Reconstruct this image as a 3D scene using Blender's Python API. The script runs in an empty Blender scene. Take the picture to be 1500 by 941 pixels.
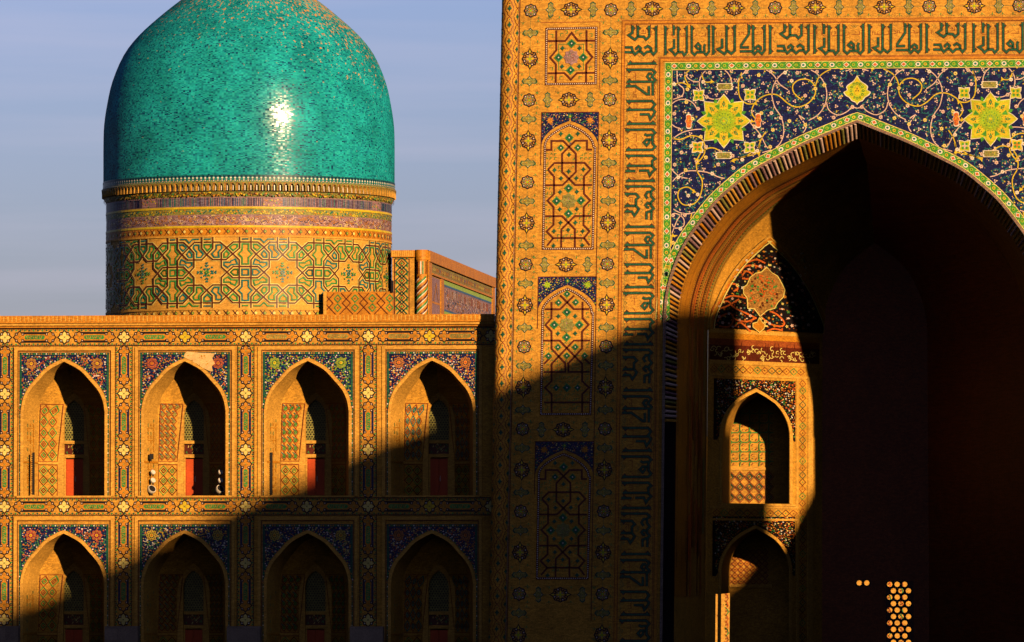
import bpy, math, random
from mathutils import Vector
random.seed(7)
C = bpy.context.scene.collection
R = math.radians

# ---------------------------------------------------------------- camera
F = 9000.0            # focal length in photograph pixels (photo 1500 x 941)
PSI, THETA = R(5.96), R(2.16)
CAM = Vector((12.4, -257.0, 5.7))
cd = bpy.data.cameras.new("camera"); cam = bpy.data.objects.new("camera", cd); C.objects.link(cam)
cam.location = CAM; cam.rotation_euler = (math.pi/2 + THETA, 0, PSI)
cd.sensor_width = 36; cd.lens = 36*F/1500; cd.clip_start = 1; cd.clip_end = 6000
bpy.context.scene.camera = cam
# ---------------------------------------------------------------- light
SUN_A, SUN_E = R(34.5), math.atan(.247)     # azimuth to the right of the facade normal, elevation
SUN_STR, SUN_COL = 5.0, (1.0, .66, .36)
SKY_STR = .05
sc = bpy.context.scene
sc.view_settings.view_transform = 'Standard'; sc.view_settings.look = 'None'
sc.view_settings.gamma = 1.0; sc.view_settings.exposure = 2.1
sc.cycles.max_bounces = 3; sc.cycles.diffuse_bounces = 0; sc.cycles.glossy_bounces = 2
to_sun = Vector((math.sin(SUN_A)*math.cos(SUN_E), -math.cos(SUN_A)*math.cos(SUN_E), math.sin(SUN_E)))
ld = bpy.data.lights.new("sun", 'SUN'); ld.energy = SUN_STR; ld.color = SUN_COL; ld.angle = R(.75)
sun = bpy.data.objects.new("sun", ld); C.objects.link(sun)
sun.rotation_euler = (-to_sun).to_track_quat('-Z', 'Y').to_euler(); sun.location = (60, -90, 60)
w = bpy.data.worlds.new("World"); sc.world = w; w.use_nodes = True
nt = w.node_tree; N = nt.nodes; L = nt.links; bg = N['Background']
sky = N.new('ShaderNodeTexSky'); sky.sky_type = 'NISHITA'; sky.sun_disc = False
sky.sun_elevation = SUN_E; sky.sun_rotation = math.atan2(to_sun.x, to_sun.y)
sky.air_density = 1.2; sky.dust_density = 1.0; sky.ozone_density = 1.5
tc = N.new('ShaderNodeTexCoord'); mp = N.new('ShaderNodeMapping'); mp.inputs['Scale'].default_value = (5, 5, 90)
nz = N.new('ShaderNodeTexNoise'); nz.inputs['Scale'].default_value = 1.3; nz.inputs['Detail'].default_value = 4
rp = N.new('ShaderNodeValToRGB'); rp.color_ramp.elements[0].position = .44; rp.color_ramp.elements[1].position = .66
rp.color_ramp.elements[0].color = (0, 0, 0, 1); rp.color_ramp.elements[1].color = (.2, .2, .2, 1)
tint = N.new('ShaderNodeMixRGB'); tint.blend_type = 'MULTIPLY'; tint.inputs[0].default_value = 1
tint.inputs[2].default_value = (.29, .325, .66, 1)
mx = N.new('ShaderNodeMixRGB'); mx.inputs[2].default_value = (3.1, 2.8, 3.4, 1)
L.new(tc.outputs['Generated'], mp.inputs[0]); L.new(mp.outputs[0], nz.inputs['Vector']); L.new(nz.outputs[0], rp.inputs[0])
L.new(sky.outputs[0], tint.inputs[1]); L.new(rp.outputs[0], mx.inputs[0]); L.new(tint.outputs[0], mx.inputs[1])
L.new(mx.outputs[0], bg.inputs['Color']); bg.inputs['Strength'].default_value = SKY_STR

# ---------------------------------------------------------------- materials
MATS = {}
def mat(name, col, rough=.7, var=.25, bw=.15, bh=.05, spec=.08, mortar=.72, big=.18, coat=0):
    col = tuple(x*.29 for x in col)
    m = bpy.data.materials.new(name); m.use_nodes = True; MATS[name] = m
    n = m.node_tree.nodes; l = m.node_tree.links; b = n['Principled BSDF']
    g = n.new('ShaderNodeNewGeometry'); s = n.new('ShaderNodeSeparateXYZ'); l.new(g.outputs['Position'], s.inputs[0])
    a = n.new('ShaderNodeMath'); a.operation = 'ADD'; l.new(s.outputs[0], a.inputs[0]); l.new(s.outputs[1], a.inputs[1])
    c = n.new('ShaderNodeCombineXYZ'); l.new(a.outputs[0], c.inputs[0]); l.new(s.outputs[2], c.inputs[1])
    br = n.new('ShaderNodeTexBrick'); l.new(c.outputs[0], br.inputs['Vector'])
    br.inputs['Color1'].default_value = (*[x*(1-var) for x in col], 1)
    br.inputs['Color2'].default_value = (*[min(1, x*(1+var)) for x in col], 1)
    br.inputs['Mortar'].default_value = (*[x*mortar for x in col], 1)
    br.inputs['Scale'].default_value = 1; br.inputs['Brick Width'].default_value = bw; br.inputs['Row Height'].default_value = bh
    br.inputs['Mortar Size'].default_value = .006; br.inputs['Mortar Smooth'].default_value = .3
    z = n.new('ShaderNodeTexNoise'); z.inputs['Scale'].default_value = .9; z.inputs['Detail'].default_value = 6; z.inputs['Roughness'].default_value = .7
    l.new(g.outputs['Position'], z.inputs['Vector'])
    mr = n.new('ShaderNodeMapRange'); mr.inputs['From Min'].default_value = .3; mr.inputs['From Max'].default_value = .7
    mr.inputs['To Min'].default_value = 1-big; mr.inputs['To Max'].default_value = 1+big; l.new(z.outputs[0], mr.inputs[0])
    z2 = n.new('ShaderNodeTexWhiteNoise')
    sn = n.new('ShaderNodeVectorMath'); sn.operation = 'SNAP'; sn.inputs[1].default_value = (.045, .045, .045)
    l.new(g.outputs['Position'], sn.inputs[0]); l.new(sn.outputs[0], z2.inputs['Vector'])
    mr2 = n.new('ShaderNodeMapRange'); mr2.inputs['To Min'].default_value = 1-var*.9; mr2.inputs['To Max'].default_value = 1+var*.9
    l.new(z2.outputs['Value'], mr2.inputs[0])
    mm = n.new('ShaderNodeMath'); mm.operation = 'MULTIPLY'; l.new(mr.outputs[0], mm.inputs[0]); l.new(mr2.outputs[0], mm.inputs[1])
    v = n.new('ShaderNodeVectorMath'); v.operation = 'SCALE'; l.new(br.outputs['Color'], v.inputs[0]); l.new(mm.outputs[0], v.inputs['Scale'])
    l.new(v.outputs[0], b.inputs['Base Color'])
    b.inputs['Roughness'].default_value = rough; b.inputs['Specular IOR Level'].default_value = spec
    return m
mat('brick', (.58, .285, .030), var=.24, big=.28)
mat('pale_brick', (.66, .345, .05), var=.2)
mat('orange', (.56, .22, .014), var=.22, rough=.5)
mat('terracotta', (.62, .13, .02), rough=.5)
mat('brown', (.10, .018, .008), rough=.4, mortar=.9)
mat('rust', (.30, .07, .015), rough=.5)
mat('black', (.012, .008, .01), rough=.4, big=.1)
mat('navy', (.008, .012, .075), rough=.35, var=.45)
mat('teal', (.015, .17, .15), rough=.35, var=.35)
mat('dark_green', (.012, .095, .05), rough=.4, var=.3)
mat('green', (.045, .26, .055), rough=.4, var=.3)
mat('leaf', (.06, .30, .03), rough=.4, var=.3)
mat('lime', (.33, .48, .015), rough=.4, var=.2)
mat('yellow', (.68, .50, .02), rough=.4, var=.15)
mat('pale_yellow', (.80, .66, .18), rough=.4, var=.12)
mat('white', (.82, .74, .60), rough=.35, var=.1)
mat('pink', (.74, .52, .42), rough=.4, var=.12)
mat('mauve', (.30, .17, .17), rough=.5, var=.3)
mat('olive', (.26, .24, .055), rough=.5, var=.3)
mat('grey_tile', (.22, .16, .12), rough=.5, var=.3)
mat('chartreuse', (.50, .52, .015), rough=.4, var=.15)
mat('ochre', (.34, .17, .035), rough=.6, var=.4)
mat('red_paint', (.55, .075, .012), rough=.5, var=.08, bw=.5, bh=2)
mat('metal', (.75, .66, .5), rough=.4, var=.04)
mat('dark_metal', (.02, .017, .015), rough=.5, var=.1)
mat('plaster', (.80, .52, .20), rough=.9, var=.12)
mat('ground', (.14, .10, .07), rough=.9, var=.2, bw=.6, bh=.6)
mat('stone', (.30, .22, .15), rough=.8, var=.15, bw=1.2, bh=.5)
mat('blue', (.03, .10, .20), rough=.35, var=.35)

def dome_mat():
    m = bpy.data.materials.new('dome_tile'); m.use_nodes = True; MATS['dome_tile'] = m
    n = m.node_tree.nodes; l = m.node_tree.links; b = n['Principled BSDF']
    uv = n.new('ShaderNodeUVMap'); uv.uv_map = 'UVMap'
    def vm(op, a, bv=None, sc_=None):
        v = n.new('ShaderNodeVectorMath'); v.operation = op; l.new(a, v.inputs[0])
        if bv is not None:
            if isinstance(bv, tuple): v.inputs[1].default_value = bv
            else: l.new(bv, v.inputs[1])
        if sc_ is not None:
            if isinstance(sc_, float): v.inputs['Scale'].default_value = sc_
            else: l.new(sc_, v.inputs['Scale'])
        return v.outputs[0]
    cell = vm('SNAP', uv.outputs[0], (.11, .055, 1))
    wn = n.new('ShaderNodeTexWhiteNoise'); wn.noise_dimensions = '3D'; l.new(cell, wn.inputs['Vector'])
    ramp = n.new('ShaderNodeValToRGB'); e = ramp.color_ramp.elements
    e[0].position = 0; e[0].color = (.001, .006, .026, 1); e[1].position = 1; e[1].color = (.006, .125, .115, 1)
    for p, c in ((.05, (.0015, .03, .05)), (.13, (.002, .058, .066)), (.38, (.003, .082, .098)), (.6, (.003, .098, .092)), (.8, (.0035, .112, .118))):
        x = ramp.color_ramp.elements.new(p); x.color = (*c, 1)
    l.new(wn.outputs['Value'], ramp.inputs[0])
    nb = n.new('ShaderNodeTexNoise'); nb.inputs['Scale'].default_value = .55; nb.inputs['Detail'].default_value = 5; l.new(uv.outputs[0], nb.inputs['Vector'])
    mr = n.new('ShaderNodeMapRange'); mr.inputs['From Min'].default_value = .35; mr.inputs['From Max'].default_value = .65
    mr.inputs['To Min'].default_value = .72; mr.inputs['To Max'].default_value = 1.2; l.new(nb.outputs[0], mr.inputs[0])
    col = vm('SCALE', ramp.outputs[0], sc_=mr.outputs[0])
    # glaze lost near the top and on the right shoulder: bare orange spots with a shape of their own
    s2 = n.new('ShaderNodeSeparateXYZ'); l.new(uv.outputs[0], s2.inputs[0])
    h = n.new('ShaderNodeMapRange'); h.inputs['From Min'].default_value = 4.6; h.inputs['From Max'].default_value = 10.5
    h.inputs['To Min'].default_value = 0; h.inputs['To Max'].default_value = .115; l.new(s2.outputs[1], h.inputs[0])
    rt = n.new('ShaderNodeMapRange'); rt.inputs['From Min'].default_value = 2.0; rt.inputs['From Max'].default_value = 9.5
    rt.inputs['To Min'].default_value = 0; rt.inputs['To Max'].default_value = .075; l.new(s2.outputs[0], rt.inputs[0])
    hh = n.new('ShaderNodeMapRange'); hh.inputs['From Min'].default_value = 2.8; hh.inputs['From Max'].default_value = 5.2; l.new(s2.outputs[1], hh.inputs[0])
    rr = n.new('ShaderNodeMath'); rr.operation = 'MULTIPLY'; l.new(rt.outputs[0], rr.inputs[0]); l.new(hh.outputs[0], rr.inputs[1])
    sm = n.new('ShaderNodeMath'); sm.operation = 'ADD'; l.new(h.outputs[0], sm.inputs[0]); l.new(rr.outputs[0], sm.inputs[1])
    n3 = n.new('ShaderNodeTexNoise'); n3.inputs['Scale'].default_value = 3.6; n3.inputs['Detail'].default_value = 4; n3.inputs['Roughness'].default_value = .75
    l.new(uv.outputs[0], n3.inputs['Vector'])
    th = n.new('ShaderNodeMath'); th.operation = 'ADD'; l.new(n3.outputs[0], th.inputs[0]); l.new(sm.outputs[0], th.inputs[1])
    gt = n.new('ShaderNodeMapRange'); gt.inputs['From Min'].default_value = .69; gt.inputs['From Max'].default_value = .70; l.new(th.outputs[0], gt.inputs[0])
    mx = n.new('ShaderNodeMixRGB'); l.new(gt.outputs[0], mx.inputs[0]); l.new(col, mx.inputs[1]); mx.inputs[2].default_value = (.19, .085, .012, 1)
    l.new(mx.outputs[0], b.inputs['Base Color'])
    # every glazed brick sits a little out of true
    off = vm('SUBTRACT', wn.outputs['Color'], (.5, .5, .5)); off = vm('SCALE', off, sc_=.075)
    g = n.new('ShaderNodeNewGeometry'); nn = vm('ADD', g.outputs['Normal'], off); nn = vm('NORMALIZE', nn)
    l.new(nn, b.inputs['Normal'])
    r = n.new('ShaderNodeMapRange'); r.inputs['To Min'].default_value = .17; r.inputs['To Max'].default_value = .8; l.new(gt.outputs[0], r.inputs[0])
    b.inputs['Specular IOR Level'].default_value = 0; b.inputs['Roughness'].default_value = .8
    gl = n.new('ShaderNodeBsdfGlossy'); l.new(r.outputs[0], gl.inputs['Roughness']); l.new(nn, gl.inputs['Normal'])
    ms = n.new('ShaderNodeMixShader'); ms.inputs[0].default_value = .016; l.new(b.outputs[0], ms.inputs[1]); l.new(gl.outputs[0], ms.inputs[2])
    l.new(ms.outputs[0], n['Material Output'].inputs['Surface'])
dome_mat()

# ---------------------------------------------------------------- object helpers
WO = {}
def empty(name, loc, label, cat, group=None, kind=None):
    o = bpy.data.objects.new(name, None); C.objects.link(o); o.location = loc; o.empty_display_size = .5
    o['label'] = label; o['category'] = cat
    if group: o['group'] = group
    if kind: o['kind'] = kind
    WO[o] = Vector(loc); return o
def link(name, mesh, parent=None, loc=(0, 0, 0), rot=None, kind=None, label=None):
    o = bpy.data.objects.new(name, mesh); C.objects.link(o); loc = Vector(loc)
    if parent: o.parent = parent; o.location = loc - WO[parent]
    else: o.location = loc
    if rot: o.rotation_euler = rot
    if kind: o['kind'] = kind
    if label: o['label'] = label
    WO[o] = loc; return o
def tag(o, label, cat, group=None):
    o['label'] = label; o['category'] = cat
    if group: o['group'] = group
    return o

class S:
    """A sheet of inlaid pieces: polygons drawn in a 2D frame and mapped to a surface. h = height in metres above it."""
    def __init__(s, mp): s.mp = mp; s.v = []; s.f = []; s.m = []; s.mats = []
    def mi(s, m):
        if m not in s.mats: s.mats.append(m)
        return s.mats.index(m)
    def face(s, pts3, m): i = len(s.v); s.v += [tuple(p) for p in pts3]; s.f.append(tuple(range(i, i+len(pts3)))); s.m.append(s.mi(m))
    def poly(s, pts, m, h=.008, base=None):
        # clean orientation: image coordinates, y down
        a = sum(pts[i][0]*pts[(i+1) % len(pts)][1]-pts[(i+1) % len(pts)][0]*pts[i][1] for i in range(len(pts)))
        if a > 0: pts = pts[::-1]
        i = len(s.v); s.v += [tuple(s.mp(x, y, h)) for x, y in pts]; k = len(pts); s.f.append(tuple(range(i, i+k))); s.m.append(s.mi(m))
        if base is not None:
            s.v += [tuple(s.mp(x, y, base)) for x, y in pts]
            for j in range(k):
                q = (j+1) % k; s.f.append((i+j, i+k+j, i+k+q, i+q)); s.m.append(s.mi(m))
    def rect(s, x0, y0, x1, y1, m, h=.008, base=None, step=None):
        if step:
            nx = max(1, int(abs(x1-x0)/step)); ny = max(1, int(abs(y1-y0)/step))
            for a in range(nx):
                for b in range(ny):
                    s.poly([(x0+(x1-x0)*a/nx, y0+(y1-y0)*b/ny), (x0+(x1-x0)*(a+1)/nx, y0+(y1-y0)*b/ny), (x0+(x1-x0)*(a+1)/nx, y0+(y1-y0)*(b+1)/ny), (x0+(x1-x0)*a/nx, y0+(y1-y0)*(b+1)/ny)], m, h)
        else: s.poly([(x0, y0), (x1, y0), (x1, y1), (x0, y1)], m, h, base)
    def ribbon(s, pts, wd, m, h=.016, closed=False, base=None):
        pts = [p for i, p in enumerate(pts) if i == 0 or math.dist(p, pts[i-1]) > 1e-4]
        n = len(pts)
        if n < 2: return
        lf, rt = [], []
        for i in range(n):
            p = pts[i]; a = pts[(i-1) % n] if (closed or i > 0) else None; b = pts[(i+1) % n] if (closed or i < n-1) else None
            ds = []
            for q, r_ in ((a, p), (p, b)):
                if q is not None and r_ is not None:
                    d = math.dist(q, r_)
                    if d > 1e-6: ds.append(((r_[0]-q[0])/d, (r_[1]-q[1])/d))
            nx = sum(-d[1] for d in ds); ny = sum(d[0] for d in ds); q = math.hypot(nx, ny) or 1; nx /= q; ny /= q
            k = 1/max(.45, abs(-ds[0][1]*nx+ds[0][0]*ny)); k *= wd/2
            lf.append((p[0]+nx*k, p[1]+ny*k)); rt.append((p[0]-nx*k, p[1]-ny*k))
        for i in range(n if closed else n-1):
            j = (i+1) % n; s.poly([lf[i], lf[j], rt[j], rt[i]], m, h)
            if base is not None:
                for A, B in ((lf[i], lf[j]), (rt[j], rt[i])):
                    s.face([s.mp(*A, h), s.mp(*A, base), s.mp(*B, base), s.mp(*B, h)], m)
    def disc(s, x, y, r, m, h=.016, n=8, a0=0, ry=None):
        ry = ry or r
        s.poly([(x+r*math.cos(a0+2*math.pi*i/n), y+ry*math.sin(a0+2*math.pi*i/n)) for i in range(n)], m, h)
    def star(s, x, y, r1, r2, n, m, h=.016, a0=-math.pi/2):
        s.poly([(x+(r1 if i % 2 == 0 else r2)*math.cos(a0+math.pi*i/n), y+(r1 if i % 2 == 0 else r2)*math.sin(a0+math.pi*i/n)) for i in range(2*n)], m, h)
    def mesh(s, name, smooth=False):
        me = bpy.data.meshes.new(name); me.from_pydata(s.v, [], s.f)
        for q in s.mats: me.materials.append(MATS[q])
        me.polygons.foreach_set('material_index', s.m)
        if smooth: me.polygons.foreach_set('use_smooth', [True]*len(s.f))
        me.update(); return me
    def build(s, name, parent=None, **k): return link(name, s.mesh(name), parent, **k)

def ray(u, v):
    f = Vector((-math.sin(PSI)*math.cos(THETA), math.cos(PSI)*math.cos(THETA), math.sin(THETA)))
    r = Vector((math.cos(PSI), math.sin(PSI), 0)); up = r.cross(f)
    return f + r*((u-750)/F) + up*((470.5-v)/F)
class Plane:
    """A frontal plane of the building; (u, v) are photograph measurements taken along one row and one column."""
    def __init__(s, Y, uref, vref, batter=0.0):
        s.Y = Y; s.b = batter
        # X = projective function of u ; Z linear in v at uref
        def X(u): d = ray(u, vref); return CAM.x + d.x*(Y-CAM.y)/d.y
        def Z(v): d = ray(uref, v); return CAM.z + d.z*(Y-CAM.y)/d.y
        s.xt = [X(u) for u in range(-1000, 3001, 50)]
        s.z0, s.z1 = Z(0), Z(1000)
        s.s = 100/(X(uref+50)-X(uref-50))
    def X(s, u):
        t = (u+1000)/50; i = max(0, min(len(s.xt)-2, int(math.floor(t)))); return s.xt[i]+(s.xt[i+1]-s.xt[i])*(t-i)
    def Z(s, v): return s.z0+(s.z1-s.z0)*v/1000
    def __call__(s, u, v, h=0.0):
        if s.b: u = 1256+(u-1256)*(1+s.b*v)
        return (s.X(u), s.Y-h, s.Z(v))
KB = 4.17e-5
PF = Plane(0.0, 1100, 300, KB)          # portal front
AF = Plane(1.35, 350, 600)              # arcade front
def local(sx): return lambda x, y, h=0: (x/sx, -h, -y/sx)
def catmull(P, k=6):
    out = []
    for i in range(len(P)-1):
        p0 = P[max(0, i-1)]; p1 = P[i]; p2 = P[i+1]; p3 = P[min(len(P)-1, i+2)]
        for j in range(k):
            t = j/k
            out.append(tuple(.5*((2*p1[q])+(-p0[q]+p2[q])*t+(2*p0[q]-5*p1[q]+4*p2[q]-p3[q])*t*t+(-p0[q]+3*p1[q]-3*p2[q]+p3[q])*t**3) for q in (0, 1)))
    out.append(P[-1]); return out
def mirror(pts, c): return [(2*c-x, y) for x, y in pts]
def offset(pts, d):
    out = []
    for i, p in enumerate(pts):
        a = pts[max(0, i-1)]; b = pts[min(len(pts)-1, i+1)]; q = math.dist(a, b) or 1
        out.append((p[0]-(b[1]-a[1])/q*d, p[1]+(b[0]-a[0])/q*d))
    return out
def box(name, x0, y0, z0, x1, y1, z1, m, parent=None, **k):
    s = S(None)
    P = [(x0, y0, z0), (x1, y0, z0), (x1, y1, z0), (x0, y1, z0), (x0, y0, z1), (x1, y0, z1), (x1, y1, z1), (x0, y1, z1)]
    for f in ((0, 1, 5, 4), (1, 2, 6, 5), (2, 3, 7, 6), (3, 0, 4, 7), (4, 5, 6, 7), (3, 2, 1, 0)): s.face([P[i] for i in f], m)
    return link(name, s.mesh(name), parent, **k)

# ================================================================= GROUND
s = S(None); s.face([(-2500, -1200, 0), (2500, -1200, 0), (2500, 3000, 0), (-2500, 3000, 0)], 'ground')
g = s.build('ground', kind='structure')

# ================================================================= PORTAL
portal = empty('monumental_portal', (0, 0, 0), 'giant brick portal with deep pointed arch, kufic inscription frame and dark blue mosaic corners', 'portal')
UC = 1256.0
TOP, BOT = -42, 1009.8
# front arch measured on the photograph (dx from the axis, y)
A0 = [(0, 181.5), (-40, 198), (-76, 213), (-117, 233.6), (-153, 253), (-181, 275), (-207, 299), (-233, 332), (-251, 358.6), (-266, 391), (-277, 430), (-281, 470)]
A0 = [(x/(1+KB*y), y) for x, y in A0]
SH = [(x/A0[-1][0], (y-181.5)/(470-181.5)) for x, y in catmull(A0, 5)]   # unit shape: 0..1 , 0..1 from apex to springing
def prof(hw, apex, spring, bot, c=UC, side=-1):
    p = [(c+side*hw*x, apex+(spring-apex)*y) for x, y in SH]; p.append((c+side*hw, spring+(bot-spring)*.5)); p.append((c+side*hw, bot)); return p
HW0 = -A0[-1][0]
P0L = prof(HW0, 181.5, 470, BOT); P0R = prof(HW0, 181.5, 470, BOT, side=1)
EL, ER = 735.0, 2*UC-735
# wall: brick field with the arch opening
s = S(PF)
for side, P in ((0, P0L), (1, P0R)):
    E = EL+13 if side == 0 else ER-13
    for i in range(len(P)-1):
        a, b = P[i], P[i+1]
        if abs(a[0]-b[0]) > 1e-3: s.poly([(a[0], TOP), (b[0], TOP), b, a], 'brick', 0)
    a = P[-1]; s.poly([(E, TOP), (a[0], TOP), (a[0], 470), (a[0], BOT), (E, BOT)], 'brick', 0)
s.build('wall', portal)
zt = PF.Z(TOP)
# thickness of the portal screen: top and flank
xl, xr = PF(EL+10, TOP)[0], PF(ER-10, TOP)[0]
xlb, xrb = PF(EL+10, BOT)[0], PF(ER-10, BOT)[0]
s = S(None)
s.face([(xl, 0.01, zt), (xr, 0.01, zt), (xr, 2.4, zt), (xl, 2.4, zt)], 'brick')
s.face([(xl, .01, zt), (xl, 2.4, zt), (xlb, 2.4, 0), (xlb, .01, 0)], 'brick')
s.face([(xr, .01, zt), (xrb, .01, 0), (xrb, 2.4, 0), (xr, 2.4, zt)], 'brick')
zc = 25.6
s.face([(xl, 2.4, zt), (xr, 2.4, zt), (xrb, 2.4, zc), (xlb, 2.4, zc)], 'brick')
s.face([(xlb, 2.4, 0), (xlb, 17, 0), (xlb, 17, 16), (xlb, 2.4, 16)], 'brick')
s.face([(xrb, 2.4, 0), (xrb, 17, 0), (xrb, 17, 16), (xrb, 2.4, 16)], 'brick')
s.build('side_wall', portal)

# ---- iwan interior: sections in (px, py, depth px)
SP = 35.0
def sect(hw, apex, spring, d):
    L_ = prof(hw, apex, spring, BOT); R_ = prof(hw, apex, spring, BOT, side=1)
    pts = L_[::-1] + R_[1:]
    out = []
    for x, y in pts:
        X, _, Z = PF(x, y); out.append((X, d/SP, Z))
    return out
SEC = [(HW0, 181.5, 470, 0), (262, 201, 474, 34), (236, 222, 474, 300), (80, 330, 474, 560)]
secs = [sect(*q) for q in SEC]
def loft(s, a, b, m):
    for i in range(len(a)-1): s.face([a[i], b[i], b[i+1], a[i+1]], m)
NB = len(secs[0])
s = S(None); loft(s, secs[0], secs[1], 'black'); s.build('arch_reveal', portal)  # black colour paints shade into the gaps between the ribs
s = S(None); loft(s, secs[1], secs[2], 'brick'); s.build('vault_soffit', portal)
# apse: everything above the springing, plus right diagonal wall; left diagonal wall has the niches cut in
lv = len(SH)            # index where vertical part starts (from the apex)
s = S(None)
mid = NB//2
for i in range(NB-1):
    left_vertical = (i < 2)
    if left_vertical: continue
    s.face([secs[2][i], secs[3][i], secs[3][i+1], secs[2][i+1]], 'brick' if i < mid else 'rust')  # shaded right half painted darker rust in place of brick
s.build('apse_vault', portal)

def sheetmap(k0, k1):
    """map (t 0..1 in depth, py) on the left-hand side of the loft between two sections"""
    a = prof(*SEC[k0][:3], BOT); b = prof(*SEC[k1][:3], BOT)
    def xat(P, y):
        if y <= P[0][1]: return P[0][0]
        for i in range(len(P)-1):
            if P[i][1] <= y <= P[i+1][1]:
                q = (y-P[i][1])/max(1e-9, P[i+1][1]-P[i][1]); return P[i][0]+(P[i+1][0]-P[i][0])*q
        return P[-1][0]
    d0, d1 = SEC[k0][3], SEC[k1][3]
    def mp(t, y, h=0):
        x = xat(a, y)*(1-t)+xat(b, y)*t; d = d0*(1-t)+d1*t
        X, _, Z = PF(x, y); Y = d/SP
        ln = math.hypot(156, 260); return (X+h*260/ln, Y-h*156/ln, Z)
    return mp
DW = sheetmap(2, 3)
def project(P):
    v = Vector(P)-CAM
    f = Vector((-math.sin(PSI)*math.cos(THETA), math.cos(PSI)*math.cos(THETA), math.sin(THETA)))
    r = Vector((math.cos(PSI), math.sin(PSI), 0)); up = r.cross(f); w_ = v.dot(f)
    return (750+F*v.dot(r)/w_, 470.5-F*v.dot(up)/w_)
TT = [(project(DW(t/200, 600))[0], t/200) for t in range(201)]
def T(u):
    for i in range(200):
        if TT[i][0] <= u <= TT[i+1][0]: return TT[i][1]+(u-TT[i][0])/(TT[i+1][0]-TT[i][0])/200
    return 0 if u < TT[0][0] else 1
def VV(u, v):          # design height on the diagonal wall that is measured at (u, v)
    t = T(u); lo, hi = -100, 1100
    for _ in range(30):
        m_ = (lo+hi)/2
        if project(DW(t, m_))[1] < v: lo = m_
        else: hi = m_
    return lo
def dwm(u, y, h=0): return DW(T(u), y, h)
_vc = {}
def dw(u, v, h=0):     # (photo u, photo v) measured -> diagonal wall ; v taken at the wall's middle so that courses stay level
    k = round(v, 1)
    if k not in _vc: _vc[k] = VV(1115, v)
    return DW(T(u), _vc[k], h)
# niche opening on the diagonal wall
def niche_curve(c, hw, apex, spring):
    return [(c-hw*x, apex+(spring-apex)*y) for x, y in SH]
NU0, NU1 = 1054, 1157
def wall_with_openings(s, mp, u0, u1, v0, v1, openings, m, h=0, du=8, dv=60):
    """openings = (c, hw, apex, spring, bottom)"""
    v = v0
    for (c, hw, apex, spring, bot) in openings:
        if bot > 900: s.poly([(u0, v), (c-hw, v), (c-hw, 870), (1050.5, 870), (1050.5, bot), (u0, bot)], m, h)
        else: s.poly([(u0, v), (c-hw, v), (c-hw, bot), (u0, bot)], m, h)
        s.poly([(c+hw, v), (u1, v), (u1, bot), (c+hw, bot)], m, h)
        L_ = niche_curve(c, hw, apex, spring); R_ = mirror(L_, c)
        for P in (L_, R_):
            for i in range(len(P)-1):
                a, b = P[i], P[i+1]
                if abs(a[0]-b[0]) > 1e-4: s.poly([(a[0], v), (b[0], v), b, a], m, h)
        v = bot
    if v < v1: s.poly([(u0, v), (u1, v), (u1, v1), (u0, v1)], m, h)
uA, uB = TT[0][0]+.01, TT[-1][0]-.01
vtop = 492
def dwy(u, v, h=0): return dw(u, v, h)
s = S(dwy)
OPN = [(1107, 50, 574, 640, 738), (1107, 50, 774, 838, 955)]
wall_with_openings(s, dwy, uA, uB, 486, 1010, OPN, 'brick')
s.build('diagonal_wall', portal)
# niche interiors swept straight back
def swept(opn, depth_px, name, m='brick', cut=None):
    c, hw, apex, spring, bot = opn
    L_ = niche_curve(c, hw, apex, spring)
    L_ = L_+([(c-hw, cut)] if cut else [])+[(c-hw, bot)]; R_ = niche_curve(c, hw, apex, spring)+[(c-hw, bot)]; R_ = mirror(R_, c)
    loop = L_[::-1]+R_[1:]
    Yb = depth_px/SP
    s = S(None)
    fr = [Vector(dw(u, v)) for u, v in loop]; bk = [Vector((p.x, Yb, p.z)) for p in fr]
    for i in range(1 if cut else 0, len(fr)-1): s.face([fr[i], bk[i], bk[i+1], fr[i+1]], m)
    s.face([fr[-1], bk[-1], bk[0], fr[0]], 'stone')
    s.face(bk, m)
    s.build(name, portal)
    return fr, bk
fr1, bk1 = swept(OPN[0], 545, 'upper_niche')
PB = Plane(545/SP-.02, 1100, 600)
swept(OPN[1], 545, 'lower_niche', cut=870)
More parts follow.
